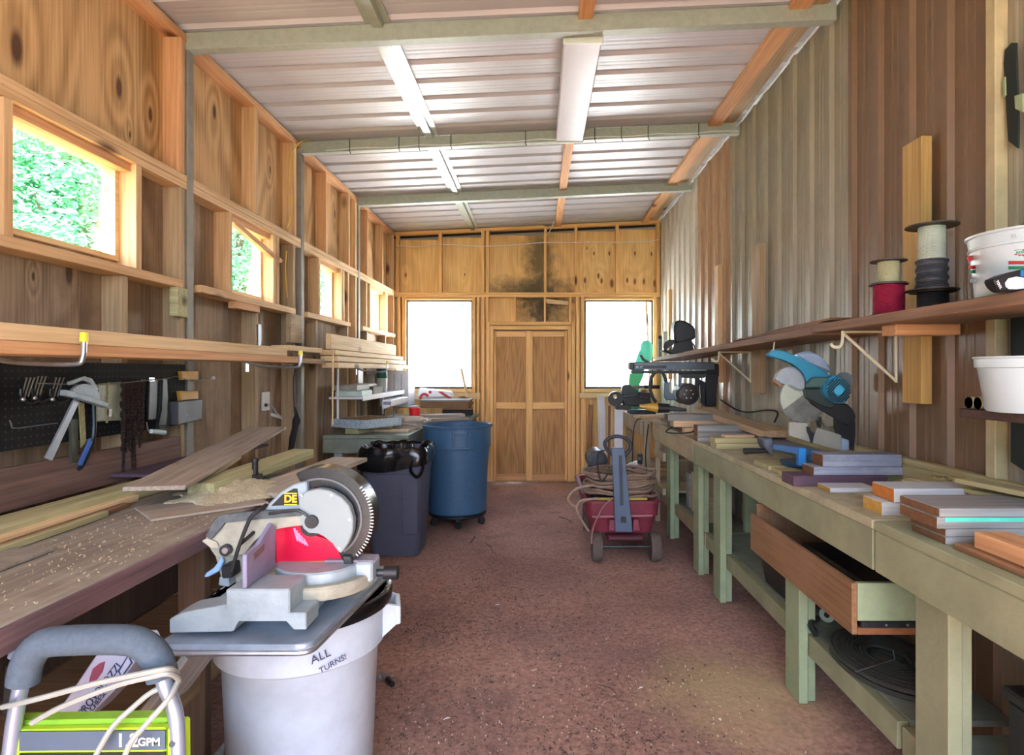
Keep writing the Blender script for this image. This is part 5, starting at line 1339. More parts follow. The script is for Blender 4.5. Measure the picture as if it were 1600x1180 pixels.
# ---- boards on top of the benches (each its own)
z = ZB_ + .0005
bd = [
 ('white bleached 2x4 with yellow end, lower of the white pair on the right bench', 1.11, 1.50, 1.965, .115, z, .043, 'w'),
 ('white bleached 2x4 with orange end, upper of the white pair on the right bench', 1.143, 1.513, 1.955, .13, z + .044, .045, 'w'),
 ('grey layered board at the bottom of the nearest stack on the right bench', 1.095, 1.51, 1.635, .15, z, .021, 'g'),
 ('grey layered board second from the bottom of the nearest stack', 1.095, 1.51, 1.635, .155, z + .0215, .021, 'g'),
 ('layered board with a teal painted edge in the nearest stack on the right bench', 1.072, 1.51, 1.635, .17, z + .043, .032, 't'),
 ('warped grey board on top of the nearest stack on the right bench', 1.075, 1.51, 1.63, .18, z + .0755, .024, 'g'),
 ('long purple stained board overhanging the bench edge behind the white pair', 1.03, 1.41, 2.46, .12, z, .042, 'p'),
 ('thin white offcut lying in front of the purple board', 1.12, 1.30, 2.335, .11, z, .018, 'w'),
 ('blue grey dusty board, lower of two lying on the purple board', 1.12, 1.50, 2.475, .11, z + .0425, .034, 'b'),
 ('blue grey dusty board with brown end, upper of two lying on the purple board', 1.155, 1.475, 2.47, .10, z + .077, .05, 'b'),
 ('thin board the blue saw rests on, near its front foot', 1.08, 1.48, 2.66, .18, z, .02, 'y'),
 ('thin board the blue saw rests on, near its rear', 1.08, 1.48, 2.86, .2, z, .02, 'y'),
 ('yellowish board at the bottom of the low stack left of the blue saw', 1.06, 1.36, 3.63, .13, z, .034, 'y'),
 ('yellowish board on top of the low stack left of the blue saw', 1.055, 1.31, 3.64, .12, z + .0345, .03, 'y'),
 ('small flat brown offcut lying on the yellowish stack', 1.12, 1.30, 3.66, .08, z + .065, .014, 'k'),
 ('grey board at the bottom of the squared stack beyond the yellowish one', 1.045, 1.40, 4.0, .1, z, .03, 'g'),
 ('grey board in the middle of the squared stack beyond the yellowish one', 1.045, 1.43, 4.0, .1, z + .0305, .036, 'g'),
 ('grey board on top of the squared stack beyond the yellowish one', 1.045, 1.42, 4.0, .1, z + .067, .04, 'g'),
 ('weathered block on the far bench just past the squared stack', 1.06, 1.2, 4.42, .12, z, .05, 'k'),
 ('lowest of three flat boards across the far bench in front of the arm saw', 1.06, 1.45, 4.5, .14, z, .048, 'g'),
 ('middle of three flat boards across the far bench in front of the arm saw', 1.0, 1.42, 4.51, .13, z + .0485, .048, 'k'),
 ('top of three flat boards in front of the arm saw, under the heat gun', .96, 1.40, 4.52, .12, z + .097, .046, 'g'),
]
WHW = wood('bleached_white_board', 'c6cccd', 'a3a9aa', 'X', contour=4, knots=.3, knotcol='8a7f72')
BLG = wood('blue_grey_board', '8c93a3', '5f6474', 'X', contour=6, knots=.1, dust='9aa0aa')
YLW = wood('yellowish_board', 'b9b183', '918a5c', 'X', contour=5, knots=.2)
ENDS = {'w': plain('yellow_end_grain', 'c2963f', .7, var=.15, scale=60), 'o': plain('orange_end_grain', 'b86f22', .7, var=.15, scale=60), 'g': plain('brown_end_grain', '6b4a2c', .8, var=.2, scale=60), 'b': plain('brown_end_grain', '6b4a2c', .8)}
mm = dict(w=WHW, g=GREYW, t=GREYW, p=PURPLE, b=BLG, y=YLW, k=PINKW)
for i, (lb, x0, x1, y0, wd, zz, th, k) in enumerate(bd):
    o = xboard(lb, x0, x1, y0, wd, zz, th, mm[k])
    e = {'w': ENDS['o'] if 'upper' in lb else ENDS['w'], 'g': ENDS['g'], 't': ENDS['g'], 'b': ENDS['b']}.get(k)
    if e is not None:
        c_ = B(-.0012, -.0001, -wd / 2 + .002, wd / 2 - .002, .002, th - .002).done('end_grain', e, base=False); c_.parent = o
    if k == 't':
        c_ = B(.02, x1 - x0 - .05, -wd / 2 - .0012, -wd / 2 - .0001, th * .62, th - .001).done('painted_edge', plain('teal_paint', '5fd0b4', .5), base=False); c_.parent = o
        c_['label'] = 'teal painted edge'
lumber('orange toned 2x4 at the lower right corner of the nearest right bench', (1.16, 1.0, z + .0165), (1.155, 1.555, z + .0165), .085, .042, STUDO['X'])
lumber('thin brown board under the orange 2x4 on the nearest right bench', (1.18, .9, z), (1.165, 1.60, z), .15, .0155, BROWNW)
lumber('big pale 2x6 plank slanting along the right bench toward the blue saw', (1.35, 5.0, 1.055), (1.405, 3.62, 1.0), .15, .04, PINKW)
lumber('long yellowish 2x4 lying against the siding behind the blue saw', (1.496, 4.6, z), (1.496, 2.05, z), .03, .09, YLW)
lumber('second long lath lying against the siding on top of the 2x4', (1.496, 4.3, z + .091), (1.496, 1.2, z + .091), .03, .025, YLW)
lumber('yellowish thin board lying askew in the sawdust at the right end of the bench', (1.40, 2.25, z + .06), (1.43, 1.7, z + .09), .1, .015, YLW)
lumber('grooved wooden piece half buried in sawdust near the right wall', (1.34, 2.2, z + .05), (1.42, 1.95, z + .065), .07, .025, GREENW)
lumber('pale lath on the nearest right bench behind the grey stack', (1.36, 1.95, z + .11), (1.44, 1.3, z + .12), .06, .015, YLW)
heap('sawdust', 'drift of olive sawdust behind the boards on the right workbench', 1.43, 2.05, .075, .45, .10, z, plain('olive_sawdust', '9a8f5c', .95, var=.25, scale=100, bump=.5), 12)
chips('wood_chips', 'scattered sawdust flakes and chips on the right workbench', (1.07, 1.4), (2.6, 3.6), z + .001, 240, YLW, 15, .002, .007)
# ---- blue mitre saw
s = thing('miter_saw', 'bright blue miter saw with raised head and dusty blade on the right workbench', 'miter saw', (1.27, 2.82, .95))
YM = 2.80
def q5(pts): return [(1120 + x / 5.363, 520 + y / 5.363) for x, y in pts]
BLU = plain('bright_blue_paint', '2b7f9d', .38, var=.06)
BLU2 = plain('deep_blue_paint', '2574b4', .35, var=.06)
TEALD = plain('dark_teal_housing', '3d5a55', .5, var=.12)
MB().yp(q5([(430, 192), (440, 172), (490, 140), (560, 150), (650, 188), (760, 240), (900, 318), (960, 372), (900, 392), (810, 378), (775, 425), (755, 425), (740, 345), (700, 300), (640, 262), (560, 228), (500, 198), (450, 200)]), YM - .02, .045, .008).done('handle', BLU, s)
MB().yp(q5([(660, 195), (700, 170), (770, 152), (810, 160), (850, 185), (900, 225), (945, 275), (975, 330), (930, 330), (760, 243)]), YM + .03, .05, .01).done('upper_guard', plain('pale_blue_metal', '9fb6cf', .35, .3), s)
MB().yp(q5([(495, 400), (520, 350), (545, 312), (600, 285), (650, 285), (700, 318), (735, 370), (750, 440), (745, 480), (700, 490), (650, 470), (620, 450), (590, 420), (540, 437)]), YM - .03, .05, .008).done('lower_guard', plain('brushed_guard', 'aab6bd', .3, .6, var=.12), s)
MB().yp(q5([(468, 402), (480, 402), (545, 438), (535, 450)]), YM - .03, .05).done('guard_lip', BROWNW, s)
hub = PY(1120 + 722 / 5.363, 520 + 548 / 5.363, YM)
MB().prism(gear(hub, .114, 72, .004, .003), (0, .003, 0)).done('blade', plain('dusty_blade_steel', '6d706a', .4, .6, var=.25, scale=18), s)
MB().prism([hub + Vector((.105 * math.cos(R(a)), -.0035, .105 * math.sin(R(a)))) for a in range(100, 211, 10)] + [hub + Vector((0, -.0035, .015))], (0, .001, 0)).done('pale_blade_sector', plain('pale_sector_steel', 'aeb8a6', .35, .5), s)  # paler sector on the blade face
MB().yp(q5([(752, 462), (755, 440), (800, 385), (825, 370), (930, 372), (945, 390), (905, 460)]), YM - .05, .07, .006).done('gear_case', TEALD, s)
MB().yp(q5([(745, 465), (900, 463), (905, 520), (1000, 600), (960, 640), (860, 600), (760, 555)]), YM - .035, .07, .006).done('gear_case', plain('dark_green_housing', '22302c', .5), s)
# motor barrel with cooling slots
mc = PY(1120 + 1018 / 5.363, 520 + 480 / 5.363, YM - .09)
MB().cyl(mc, mc + Vector((.0, .15, .01)), .052, .055, 40).done('motor', BLU, s, smooth=True)
MB().yp(q5([(895, 462), (955, 375), (1000, 350), (1070, 390), (1125, 500), (1095, 590), (1010, 598), (920, 540)]), YM - .075, .06, .01).done('motor_housing', BLU, s)
MB().cyl(mc + Vector((0, -.004, 0)), mc + Vector((0, .005, 0)), .021, seg=28).done('motor_hub', plain('cyan_cap', '3fa4c8', .4), s, smooth=True)
for k in range(12):
    t0 = -.050 + .0092 * k
    ax = Vector((.72, 0, -.69)); bx_ = Vector((-.69, 0, -.72))
    h_ = math.sqrt(max(.0001, .053 ** 2 - t0 ** 2))
    p_ = mc + ax * t0 + Vector((0, -.004, 0))
    if abs(t0) < .022:
        for sg in (-1, 1): MB().prism([p_ + bx_ * sg * .024, p_ + bx_ * sg * h_, p_ + bx_ * sg * h_ + ax * .0055, p_ + bx_ * sg * .024 + ax * .0055], (0, .004, 0)).done('vent_slot', BLACKP, s)
    else:
        MB().prism([p_ - bx_ * h_, p_ + bx_ * h_, p_ + bx_ * h_ + ax * .0055, p_ - bx_ * h_ + ax * .0055], (0, .004, 0)).done('vent_slot', BLACKP, s)
MB().cyl(PY(1120 + 1065 / 5.363, 520 + 400 / 5.363, YM + .0), PY(1120 + 1065 / 5.363, 520 + 400 / 5.363, YM + .08), .038, seg=28).done('motor_end', BLACKP, s, smooth=True)
MB().yp(q5([(760, 545), (880, 590), (1010, 600), (1095, 595), (1150, 650), (1170, 700), (1160, 745), (1115, 745), (1110, 790), (1040, 740), (950, 700), (880, 650), (800, 600)]), YM - .02, .07, .006).done('arm', BLACKP, s)
MB().yp(q5([(1000, 690), (1110, 740), (1165, 740), (1160, 860), (1155, 1000), (1130, 900), (1110, 960), (1050, 930), (1020, 800)]), YM, .05, .004).done('pivot_post', BLACKP, s)
MB().yp(q5([(845, 735), (875, 700), (880, 790), (865, 800)]), YM - .02, .03, .003).done('blade_stop', BLACKP, s)
MB().yp(q5([(885, 740), (905, 660), (985, 700), (985, 790), (920, 800)]), YM - .015, .03, .006).done('dust_port', plain('grey_brown_metal', '6d6a5c', .5, .3), s)
# fence and base
MB().yp(q5([(605, 748), (760, 757), (765, 790), (800, 925), (605, 862)]), YM - .02, .014, .002).done('fence', plain('dusty_grey_fence', '8f8f83', .55, .2, var=.1), s)
MB().yp(q5([(815, 860), (845, 800), (1020, 850), (1045, 862), (1045, 992), (800, 925)]), YM - .021, .014, .002).done('fence', MATS['dusty_grey_fence'], s)
MB().yp(q5([(757, 790), (775, 786), (795, 835), (822, 840), (822, 856), (808, 870), (808, 925), (790, 925), (788, 870), (762, 830)]), YM - .04, .012, .002).done('clamp_lever', DARKM, s)
tcx = Vector((1.29, 2.80, 0))
TB = plain('dusty_blue_grey_table', '7f8d9e', .5, .2, var=.15, scale=14)
MB().prism([PZ(1120 + x / 5.363, 520 + y / 5.363, .985) for x, y in ((400, 885), (470, 870), (610, 862), (1050, 992), (1150, 1005), (1100, 1020), (900, 1000), (480, 935))], (0, 0, -.012), .002).done('table', TB, s)
MB().lathe([(0, .952), (.10, .952), (.115, .958), (.12, .972), (0, .972)], tcx + Vector((-.03, .06, 0)), 44).done('turntable', plain('dark_blue_base', '2a4f74', .5, .1), s, smooth=True)
MB().yp(q5([(480, 930), (690, 965), (900, 1000), (900, 1040), (690, 1020), (480, 985)]), YM - .13, .03, .004).done('front_apron', plain('dark_blue_base', '2a4f74', .5), s)
MB().yp(q5([(690, 968), (752, 968), (745, 1100), (762, 1110), (755, 1122), (688, 1118)]), YM - .15, .03, .004).done('base_foot', BLU2, s)
MB().yp(q5([(800, 985), (925, 1005), (912, 1060), (880, 1085), (800, 1080)]), YM - .14, .05, .004).done('base_foot', BLU2, s)
MB().yp(q5([(1045, 880), (1110, 900), (1115, 990), (1045, 990)]), YM - .01, .06, .004).done('rear_bracket', plain('pale_blue_metal', '9fb6cf', .35, .3), s)
MB().yp(q5([(385, 890), (470, 880), (480, 1040), (400, 960)]), YM - .06, .08, .006).done('table_arm', plain('dark_grey_metal', '4c5660', .5, .3), s)
MB().cyl(PY(1120 + 228 / 5.363, 520 + 992 / 5.363, YM - .04), PY(1120 + 450 / 5.363, 520 + 988 / 5.363, YM - .03), .0135, .011, 18).done('lock_handle', BLACKP, s, smooth=True)
# ---- radial arm saw
s = thing('radial_arm_saw', 'large black radial arm saw with a long grey arm on the far right bench', 'radial arm saw', (1.25, 5.0, .93))
YA = 4.98
def q7(pts): return [(930 + x / 7.375, 490 + y / 7.375) for x, y in pts]
ARMG = plain('blue_grey_arm', '59666c', .4, .3, var=.12)
MB().yp(q7([(445, 560), (1380, 560), (1380, 650), (445, 650)]), YA - .05, .10, .006).done('arm', ARMG, s)
MB().yp(q7([(398, 562), (445, 560), (445, 652), (430, 655), (398, 640)]), YA - .055, .11, .006).done('arm_end_cap', BLACKP, s)
MB().yp(q7([(415, 655), (1400, 655), (1400, 690), (430, 690)]), YA - .035, .07, .004).done('track', BLACKP, s)
MB().yp(q7([(455, 600), (820, 600), (820, 632), (455, 632)]), YA - .053, .004).done('badge_strip', plain('dark_badge', '1d2226', .4), s)
MB().yp(q7([(465, 607), (500, 607), (500, 625), (465, 625)]), YA - .056, .004).done('badge_mark', plain('pale_print', 'a9b4b8', .4), s)
MB().yp(q7([(515, 612), (550, 607), (550, 616), (515, 625)]), YA - .056, .004).done('badge_mark', MATS['pale_print'], s)
MB().yp(q7([(1290, 570), (1430, 580), (1430, 730), (1400, 740), (1400, 1075), (1270, 1075), (1270, 740)]), YA + .0, .10, .01).done('column', BLACKP, s)
MB().yp(q7([(980, 690), (1280, 690), (1270, 740), (1180, 750), (1000, 740)]), YA - .05, .10, .006).done('carriage', plain('dark_green_grey', '2c3834', .5), s)
MB().yp(q7([(960, 715), (1000, 715), (990, 900), (960, 900)]), YA - .05, .03, .003).done('yoke_arm', ARMG, s)
MB().yp(q7([(1150, 745), (1210, 745), (1190, 960), (1150, 960)]), YA - .05, .03, .003).done('yoke_arm', BLACKP, s)
MB().yp(q7([(795, 790), (860, 790), (850, 905), (915, 940), (915, 1000), (820, 1000), (795, 960)]), YA - .05, .035, .006).done('handle', ARMG, s)
mc = PY(930 + 1075 / 7.375, 490 + 930 / 7.375, YA - .09)
MB().cyl(mc, mc + Vector((0, .2, 0)), .088, .088, 36).done('motor', plain('black_motor', '202021', .5, .2), s, smooth=True)
MB().cyl(mc + Vector((0, -.006, 0)), mc, .06, .075, 32).done('motor_cap', plain('dark_brown_metal', '3a302c', .5, .3), s, smooth=True)
for k in range(6):
    a = k * PI / 3; MB().cyl(mc + Vector((.035 * math.cos(a), -.009, .035 * math.sin(a))), mc + Vector((.035 * math.cos(a), -.005, .035 * math.sin(a))), .006).done('bolt', STEEL, s)
MB().cyl(PY(930 + 945 / 7.375, 490 + 930 / 7.375, YA - .03), PY(930 + 945 / 7.375, 490 + 930 / 7.375, YA + .12), .04, seg=26).done('gear_knob', plain('slate_knob', '3f4c50', .4), s, smooth=True)
ring = [PY(930 + x / 7.375, 490 + y / 7.375, YA - .02) for x, y in ((700, 1025), (660, 960), (632, 860), (640, 760), (680, 690), (720, 670), (770, 680), (805, 740), (815, 810))]
MB().tube(smooth_path(ring, 6), .0135, 10).done('guard_ring', BLACKP, s, smooth=True)
MB().yp(q7([(1200, 760), (1400, 860), (1400, 1000), (1230, 1040)]), YA + .03, .08, .004).done('crank_box', BLACKP, s)
B(1.0 + .05, XR - .03, 4.72, 5.25, .965, .99, bev=.003).done('saw_table', wood('saw_table_board', '8f7d68', '63523f', 'X'), s)
for x in (1.1, 1.42):
    B(x, x + .06, 4.75, 5.2, .931, .9645, bev=.002).done('base_rail', DARKM, s)
MB().yp(q7([(510, 480), (540, 480), (560, 520), (630, 555), (590, 560), (545, 545)]), YA - .03, .03, .003).done('crank_handle', BLACKP, s)
# dust blower in front
t = thing('heat_gun', 'black and yellow heat gun lying on boards in front of the arm saw', 'heat gun', (1.0, 4.6, .985))
yg = 4.57
def g7(x, y): return PY(930 + x / 7.375, 490 + y / 7.375, yg)
MB().cyl(g7(510, 1068), g7(600, 1075), .012, .024, 24).done('nozzle_tip', plain('yellow_brown_plastic', 'b48c2c', .45), t, smooth=True)
MB().cyl(g7(600, 1075), g7(716, 1088), .026, .036, 24).done('nozzle', MATS['yellow_brown_plastic'], t, smooth=True)
MB().cyl(g7(716, 1088), g7(850, 1092), .037, .034, 24).done('body', BLACKP, t, smooth=True)
MB().prism([g7(845, 1060), g7(1000, 1085), g7(1060, 1100), g7(1050, 1130), g7(845, 1125)], (0, .05, 0), .006).done('grip', BLACKP, t)
# bench grinder at far end (small table)
t = thing('bench_grinder', 'black round tool with a hole through its disc on the rear right table', 'grinder', (.98, 6.6, .915))
yk = 6.6
def h7(x, y, dy=0): return PY(930 + x / 7.375, 490 + y / 7.375, yk + dy)
c0_ = h7(237, 985)
mb = MB()
for r0_, r1_ in ((.082, .022),):
    hole = h7(230, 957)
    outer = [c0_ + Vector((r0_ * math.cos(2 * PI * k / 32), 0, r0_ * math.sin(2 * PI * k / 32))) for k in range(32)]
    inner = [hole + Vector((r1_ * math.cos(2 * PI * k / 32), 0, r1_ * math.sin(2 * PI * k / 32))) for k in range(32)]
    V = [[mb.bm.verts.new(p_ + Vector((0, dy, 0))) for p_ in L] for L, dy in ((outer, 0), (inner, 0), (outer, .05), (inner, .05))]
    for k in range(32):
        j = (k + 1) % 32
        mb.bm.faces.new((V[0][k], V[0][j], V[1][j], V[1][k])); mb.bm.faces.new((V[2][k], V[3][k], V[3][j], V[2][j]))
        mb.bm.faces.new((V[0][k], V[2][k], V[2][j], V[0][j])); mb.bm.faces.new((V[1][k], V[1][j], V[3][j], V[3][k]))
mb.done('disc_guard', BLACKP, t)
MB().prism([h7(300, 960), h7(460, 950), h7(640, 980), h7(650, 1040), h7(480, 1075), h7(330, 1060)], (0, .09, 0), .012).done('body', BLACKP, t)
MB().prism([h7(260, 1050), h7(400, 1050), h7(418, 1108), h7(245, 1108)], (0, .14, 0), .006).done('foot', BLACKP, t)
t = thing('drill', 'grey green power tool lying behind the black round tool on the rear right table', 'drill', (1.15, 6.9, .915))
def i7(x, y): return PY(930 + x / 7.375, 490 + y / 7.375, 6.85)
MB().prism([i7(310, 850), i7(335, 820), i7(400, 818), i7(500, 900), i7(505, 965), i7(330, 975), i7(305, 920)], (0, .07, 0), .01).done('body', plain('grey_green_plastic', '3f4a44', .5), t)
MB().cyl(i7(415, 845), i7(560, 845), .02, .02, 16).done('barrel', plain('pale_grey_green', '7c857c', .4), t, smooth=True)
MB().cyl(i7(560, 845), i7(740, 848), .022, .02, 16).done('grip', BLACKP, t, smooth=True)
MB().prism([i7(500, 900), i7(640, 915), i7(640, 1030), i7(500, 1030)], (0, .07, 0), .01).done('handle', plain('dark_maroon', '3a2528', .5), t)
B(.99 + .02, 1.3, 6.75, 6.98, .9155, .96, bev=.003).done('tool_tray', DARKM, t)
# teal jug in front of the window
t = thing('sprayer_jug', 'teal translucent plastic sprayer jug standing in front of the right back window', 'sprayer', (1.15, 7.12, .916))
TQ = translucent('teal_plastic', '86d9c8', .4, .3)
yj = 7.12
def j7(x, y): return PY(930 + x / 7.375, 490 + y / 7.375, yj)
cj = j7(590, 420); q_ = yj / 5.6
MB().lathe([(0, -.14 * q_), (.03 * q_, -.13 * q_), (.052 * q_, -.07 * q_), (.06 * q_, 0), (.055 * q_, .05 * q_), (.03 * q_, .085 * q_), (.012 * q_, .09 * q_), (0, .09 * q_)], cj, 28).done('jug', TQ, t, smooth=True)
MB().prism([j7(530, 340), j7(550, 360), j7(540, 540), j7(560, 620), j7(450, 620), j7(470, 540), j7(505, 440)], (0, .09, 0), .01).done('trigger_arm', TQ, t)
MB().prism([j7(400, 690), j7(570, 690), j7(540, 760), j7(500, 830), (j7(500, 0).x, yj, .916), (j7(400, 0).x, yj, .916), j7(410, 830), j7(388, 780)], (0, .09, 0), .008).done('reservoir', translucent('green_plastic', '6fc094', .4, .3), t)
MB().prism([j7(440, 621), j7(565, 621), j7(570, 689), j7(410, 689)], (0, .09, 0), .004).done('neck', TQ, t)
# ---- cords on bench
for pts, lb in (([(1180, 505), (1150, 560), (1090, 615), (1040, 640), (1010, 652)], None),):
    pass
o = MB().tube(smooth_path([(1.06, 4.68, .96), (.99, 4.5, .98), (.93, 4.45, .95), (1.0, 4.35, .93 + .02), (1.12, 4.4, .96), (1.08, 4.6, .99)], 6), .005, 6).done('extension_cable', BLACKR, smooth=True)
tag(o, 'black power cord looping off the bench edge below the heat gun', 'cord')
o = MB().tube(smooth_path([(1.02, 5.66, .90), (1.0, 5.7, .6), (1.02, 5.68, .3), (1.0, 5.66, .1), (1.01, 5.66, .02)], 6), .006, 6).done('extension_cable', BLACKR, smooth=True)
tag(o, 'black power cord hanging to the floor at the far end of the tan bench', 'cord')
o = MB().tube(smooth_path([(1.01, 6.0, .920), (.97, 5.985, .915), (.93, 5.98, .80), (.92, 5.98, .4), (.925, 5.98, .008)], 6), .005, 6).done('extension_cable', BLACKR, smooth=True)
tag(o, 'thin black cord hanging behind the wagon handle', 'cord')
o = MB().tube(smooth_path([PX(1126, 625, 1.5), PX(1150, 640, 1.5), PX(1170, 644, 1.5), PX(1200, 641, 1.5), PX(1215, 645, 1.49), PX(1210, 660, 1.48)], 6), .006, 6).done('extension_cable', BLACKR, smooth=True)
tag(o, 'dark cord lying along the siding behind the long pale plank', 'cord')
# ---- wagon
s = thing('wagon', 'dull red plastic pull wagon with an upright blue grey handle', 'wagon', (.63, 4.9, 0))
RED = plain('faded_red_plastic', '7a2c3a', .55, var=.14, scale=14)
mb = MB()
rg = frustum(mb, [(.39, .84, 4.5, 5.45, .20, .06), (.365, .865, 4.46, 5.5, .33, .07), (.35, .88, 4.44, 5.52, .335, .07), (.345, .885, 4.43, 5.53, .43, .07), (.33, .90, 4.41, 5.55, .435, .08), (.33, .90, 4.41, 5.55, .45, .08), (.36, .87, 4.45, 5.51, .45, .07), (.41, .82, 4.52, 5.43, .22, .06)])
mb.bm.faces.new(rg[0][::-1]); mb.bm.faces.new(rg[-1]); mb.done('tray', RED, s, smooth=True)
MB().yp([(925, 806), (1020, 804), (1020, 808), (925, 810)], 4.41, .02, .003).done('front_ridge', plain('pale_red_plastic', '9a5a60', .55), s)
for x0, x1 in ((.415, .475), (.80, .86)):
    for y in (4.47, 5.35):
        w_ = MB(); cx_ = (x0 + x1) / 2
        M = Matrix.Translation(Vector((cx_, y, .105)))
        w_.lathe([(.06, -.03), (.1, -.035), (.105, -.02), (.105, .02), (.1, .035), (.06, .03)], (cx_ - (.02 if x0 < .5 else -.02), y, .105), 32, Matrix.Rotation(R(90), 3, 'Y').to_4x4())
        wo = w_.done('wheel', plain('dusty_black_tyre', '5a4f48', .8, var=.2, scale=20), s, smooth=True)
        sx = cx_ - (.02 if x0 < .5 else -.02)
        MB().cyl((sx - .022, y, .105), (sx + .022, y, .105), .062, seg=24).done('hub', plain('pale_wheel_hub', '9a9a92', .6), wo, smooth=True)
MB().cyl((.43, 4.47, .105), (.84, 4.47, .105), .012).done('axle', DARKM, s)
MB().cyl((.43, 5.35, .105), (.84, 5.35, .105), .012).done('axle', DARKM, s)
B(.5, .76, 4.42, 4.6, .16, .20, bev=.01).done('steering_block', plain('dark_red', '4f1d26', .6), s)
for u in (956, 994): MB().yp([(u - 4, 812), (u + 4, 812), (u + 7, 830), (u - 5, 830)], 4.38, .03, .004).done('handle_lug', RED, s)
HG = plain('blue_grey_handle', '4d5f73', .5, var=.08)
MB().prism([PY(961, 832, 4.35), PY(989, 832, 4.35), PY(983, 780, 4.34), PY(976, 700, 4.33), PY(955, 700, 4.33), PY(960, 780, 4.34)], (0, .035, 0), .006).done('pull_handle', HG, s)
MB().prism([PY(969, 790, 4.332), PY(974, 790, 4.332), PY(972, 712, 4.322), PY(967, 712, 4.322)], (0, .006, 0)).done('handle_groove', plain('dark_slate', '2e3844', .6), s)
MB().yp([(970, 808), (978, 808), (979, 817), (970, 817)], 4.335, .01).done('handle_slot', BLACKP, s)
gr = [PY(u, v, 4.35) for u, v in ((958, 712), (948, 702), (945, 692), (952, 685), (964, 682), (977, 685), (985, 693), (984, 703), (975, 712))]
MB().tube(smooth_path(gr, 6), .013, 10).done('grip_ring', plain('dark_grip', '2d3238', .6), s, smooth=True)
# machine + hose on the wagon
s = thing('air_compressor', 'small dark compressor with silver fittings riding in the wagon', 'compressor', (.63, 5.0, .23))
B(.45, .80, 4.7, 5.2, .225, .50, bev=.03).done('tank', plain('dark_grey_enamel', '2b2f33', .45), s)
MB().cyl((.48, 4.8, .66), (.48, 5.05, .66), .085, seg=28).done('motor', BLACKP, s, smooth=True)
MB().cyl((.48, 4.795, .66), (.48, 4.80, .66), .06, seg=28).done('motor_cap', DARKM, s, smooth=True)
B(.44, .56, 4.8, 5.1, .49, .60, bev=.01).done('motor_mount', DARKM, s)
MB().cyl((.70, 4.75, .60), (.82, 4.72, .66), .03, .025, 14).done('valve', STEEL, s, smooth=True)
MB().cyl((.80, 4.72, .69), (.83, 4.71, .69), .045, seg=20).done('gauge', DARKM, s, smooth=True)
B(.68, .74, 4.8, 4.86, .49, .62, bev=.004).done('regulator', STEEL, s)
s.location.y += .18
t = thing('hose', 'tan rubber hose coiled on top of the wagon with loops hanging off its left side', 'hose', (.63, 4.7, .46))
HT = plain('dusty_tan_hose', '8a7462', .6, var=.18, scale=20)
rnd = random.Random(2)
for k in range(9):
    ox, oy = rnd.uniform(-.012, .012), rnd.uniform(-.02, .02); rx = .275 - .012 * (k % 4); ry = .20 + .018 * (k % 3); zz = .475 + .019 * k
    tl = rnd.uniform(-.02, .02)
    MB().tube([(.62 + ox + rx * math.cos(2 * PI * j / 36), 4.66 + oy + ry * math.sin(2 * PI * j / 36), zz + tl * math.cos(2 * PI * j / 36) + .006 * math.sin(j * 1.1 + k)) for j in range(36)], .0115, 8, closed=True).done('coil_loop', HT, t, smooth=True)
def w4(u, v, y=4.42): return PY(u, v, y)
MB().tube(smooth_path([w4(930, 758), w4(905, 762), w4(890, 774), w4(890, 785), w4(900, 791), w4(915, 782), w4(935, 779, 4.4)], 6), .0105, 8).done('hanging_loop', HT, t, smooth=True)
MB().tube(smooth_path([w4(925, 780, 4.39), w4(907, 783, 4.39), w4(901, 795, 4.39), w4(908, 812, 4.39), w4(920, 830, 4.39)], 6), .0105, 8).done('hanging_loop', HT, t, smooth=True)
MB().tube(smooth_path([w4(958, 778, 4.33), w4(944, 790, 4.32), w4(934, 808, 4.32), w4(926, 828, 4.33), w4(924, 850, 4.3)], 6), .0065, 8).done('cable_run', plain('pinkish_cable', '8a5f58', .6), t, smooth=True)
MB().tube(smooth_path([w4(945, 704, 4.45), w4(935, 708, 4.45), w4(934, 730, 4.45), w4(940, 752, 4.45), w4(950, 740, 4.45)], 6), .006, 8).done('cord', BLACKR, t, smooth=True)
t = thing('yellow_reel', 'yellow plastic reel peeking out under the hose coil in the wagon', 'reel', (.55, 4.55, .40))
MB().cyl((.62, 4.50, .455), (.62, 4.53, .455), .06, seg=30).done('x', BLACKP, t).name = 'hub'
B(.40, .80, 4.475, 4.495, .39, .462, bev=.006).done('rim', plain('dirty_yellow_plastic', 'b09a3c', .55, var=.15), t)
# ---- things at the far right corner
lumber('white post leaning upright beside the rear right table', (.72, 6.9, .0), (.70, 6.95, 1.1), .075, .04, WHITEP, roll=R(0))
lumber('brown curved plank standing against the back wall right of the door', (.60, 7.35, 0), (.64, 7.42, .98), .05, .03, BROWNW)
lumber('narrow pale board standing behind the white post', (.83, 7.2, 0), (.84, 7.25, 1.0), .09, .03, PINEX)
lumber('dark narrow strip standing beside the white post', (.79, 6.85, 0), (.80, 6.9, 1.0), .03, .02, BROWNW)
lumber('shiny pale panel standing under the rear right table corner', (.93, 7.1, 0), (.94, 7.15, .95), .1, .02, WHITEP)
for k, (a, b) in enumerate((((.46, 6.9, .012), (.60, 7.3, .36)), ((.52, 6.85, .012), (.635, 7.3, .36)))):
    o = MB().cyl(a, b, .009, seg=10).done('white_rod', WHITEP, smooth=True); tag(o, ['left', 'right'][k] + ' one of two thin white rods leaning in the corner right of the door', 'rod')
for k in range(3):
    o = B(1.06 + .02 * k, 1.4, 6.2 + .02 * k, 6.6, .321 + k * .045, .362 + k * .045, bev=.003).done('lumber_board', PINKW)
    tag(o, ['bottom', 'middle', 'top'][k] + ' pale board stacked on the lower shelf of the rear right table', 'board')
lumber('weathered board lying on the rear right table in front of the grinder', (.99, 6.15, .916), (1.35, 6.3, .916), .12, .03, PINKW)
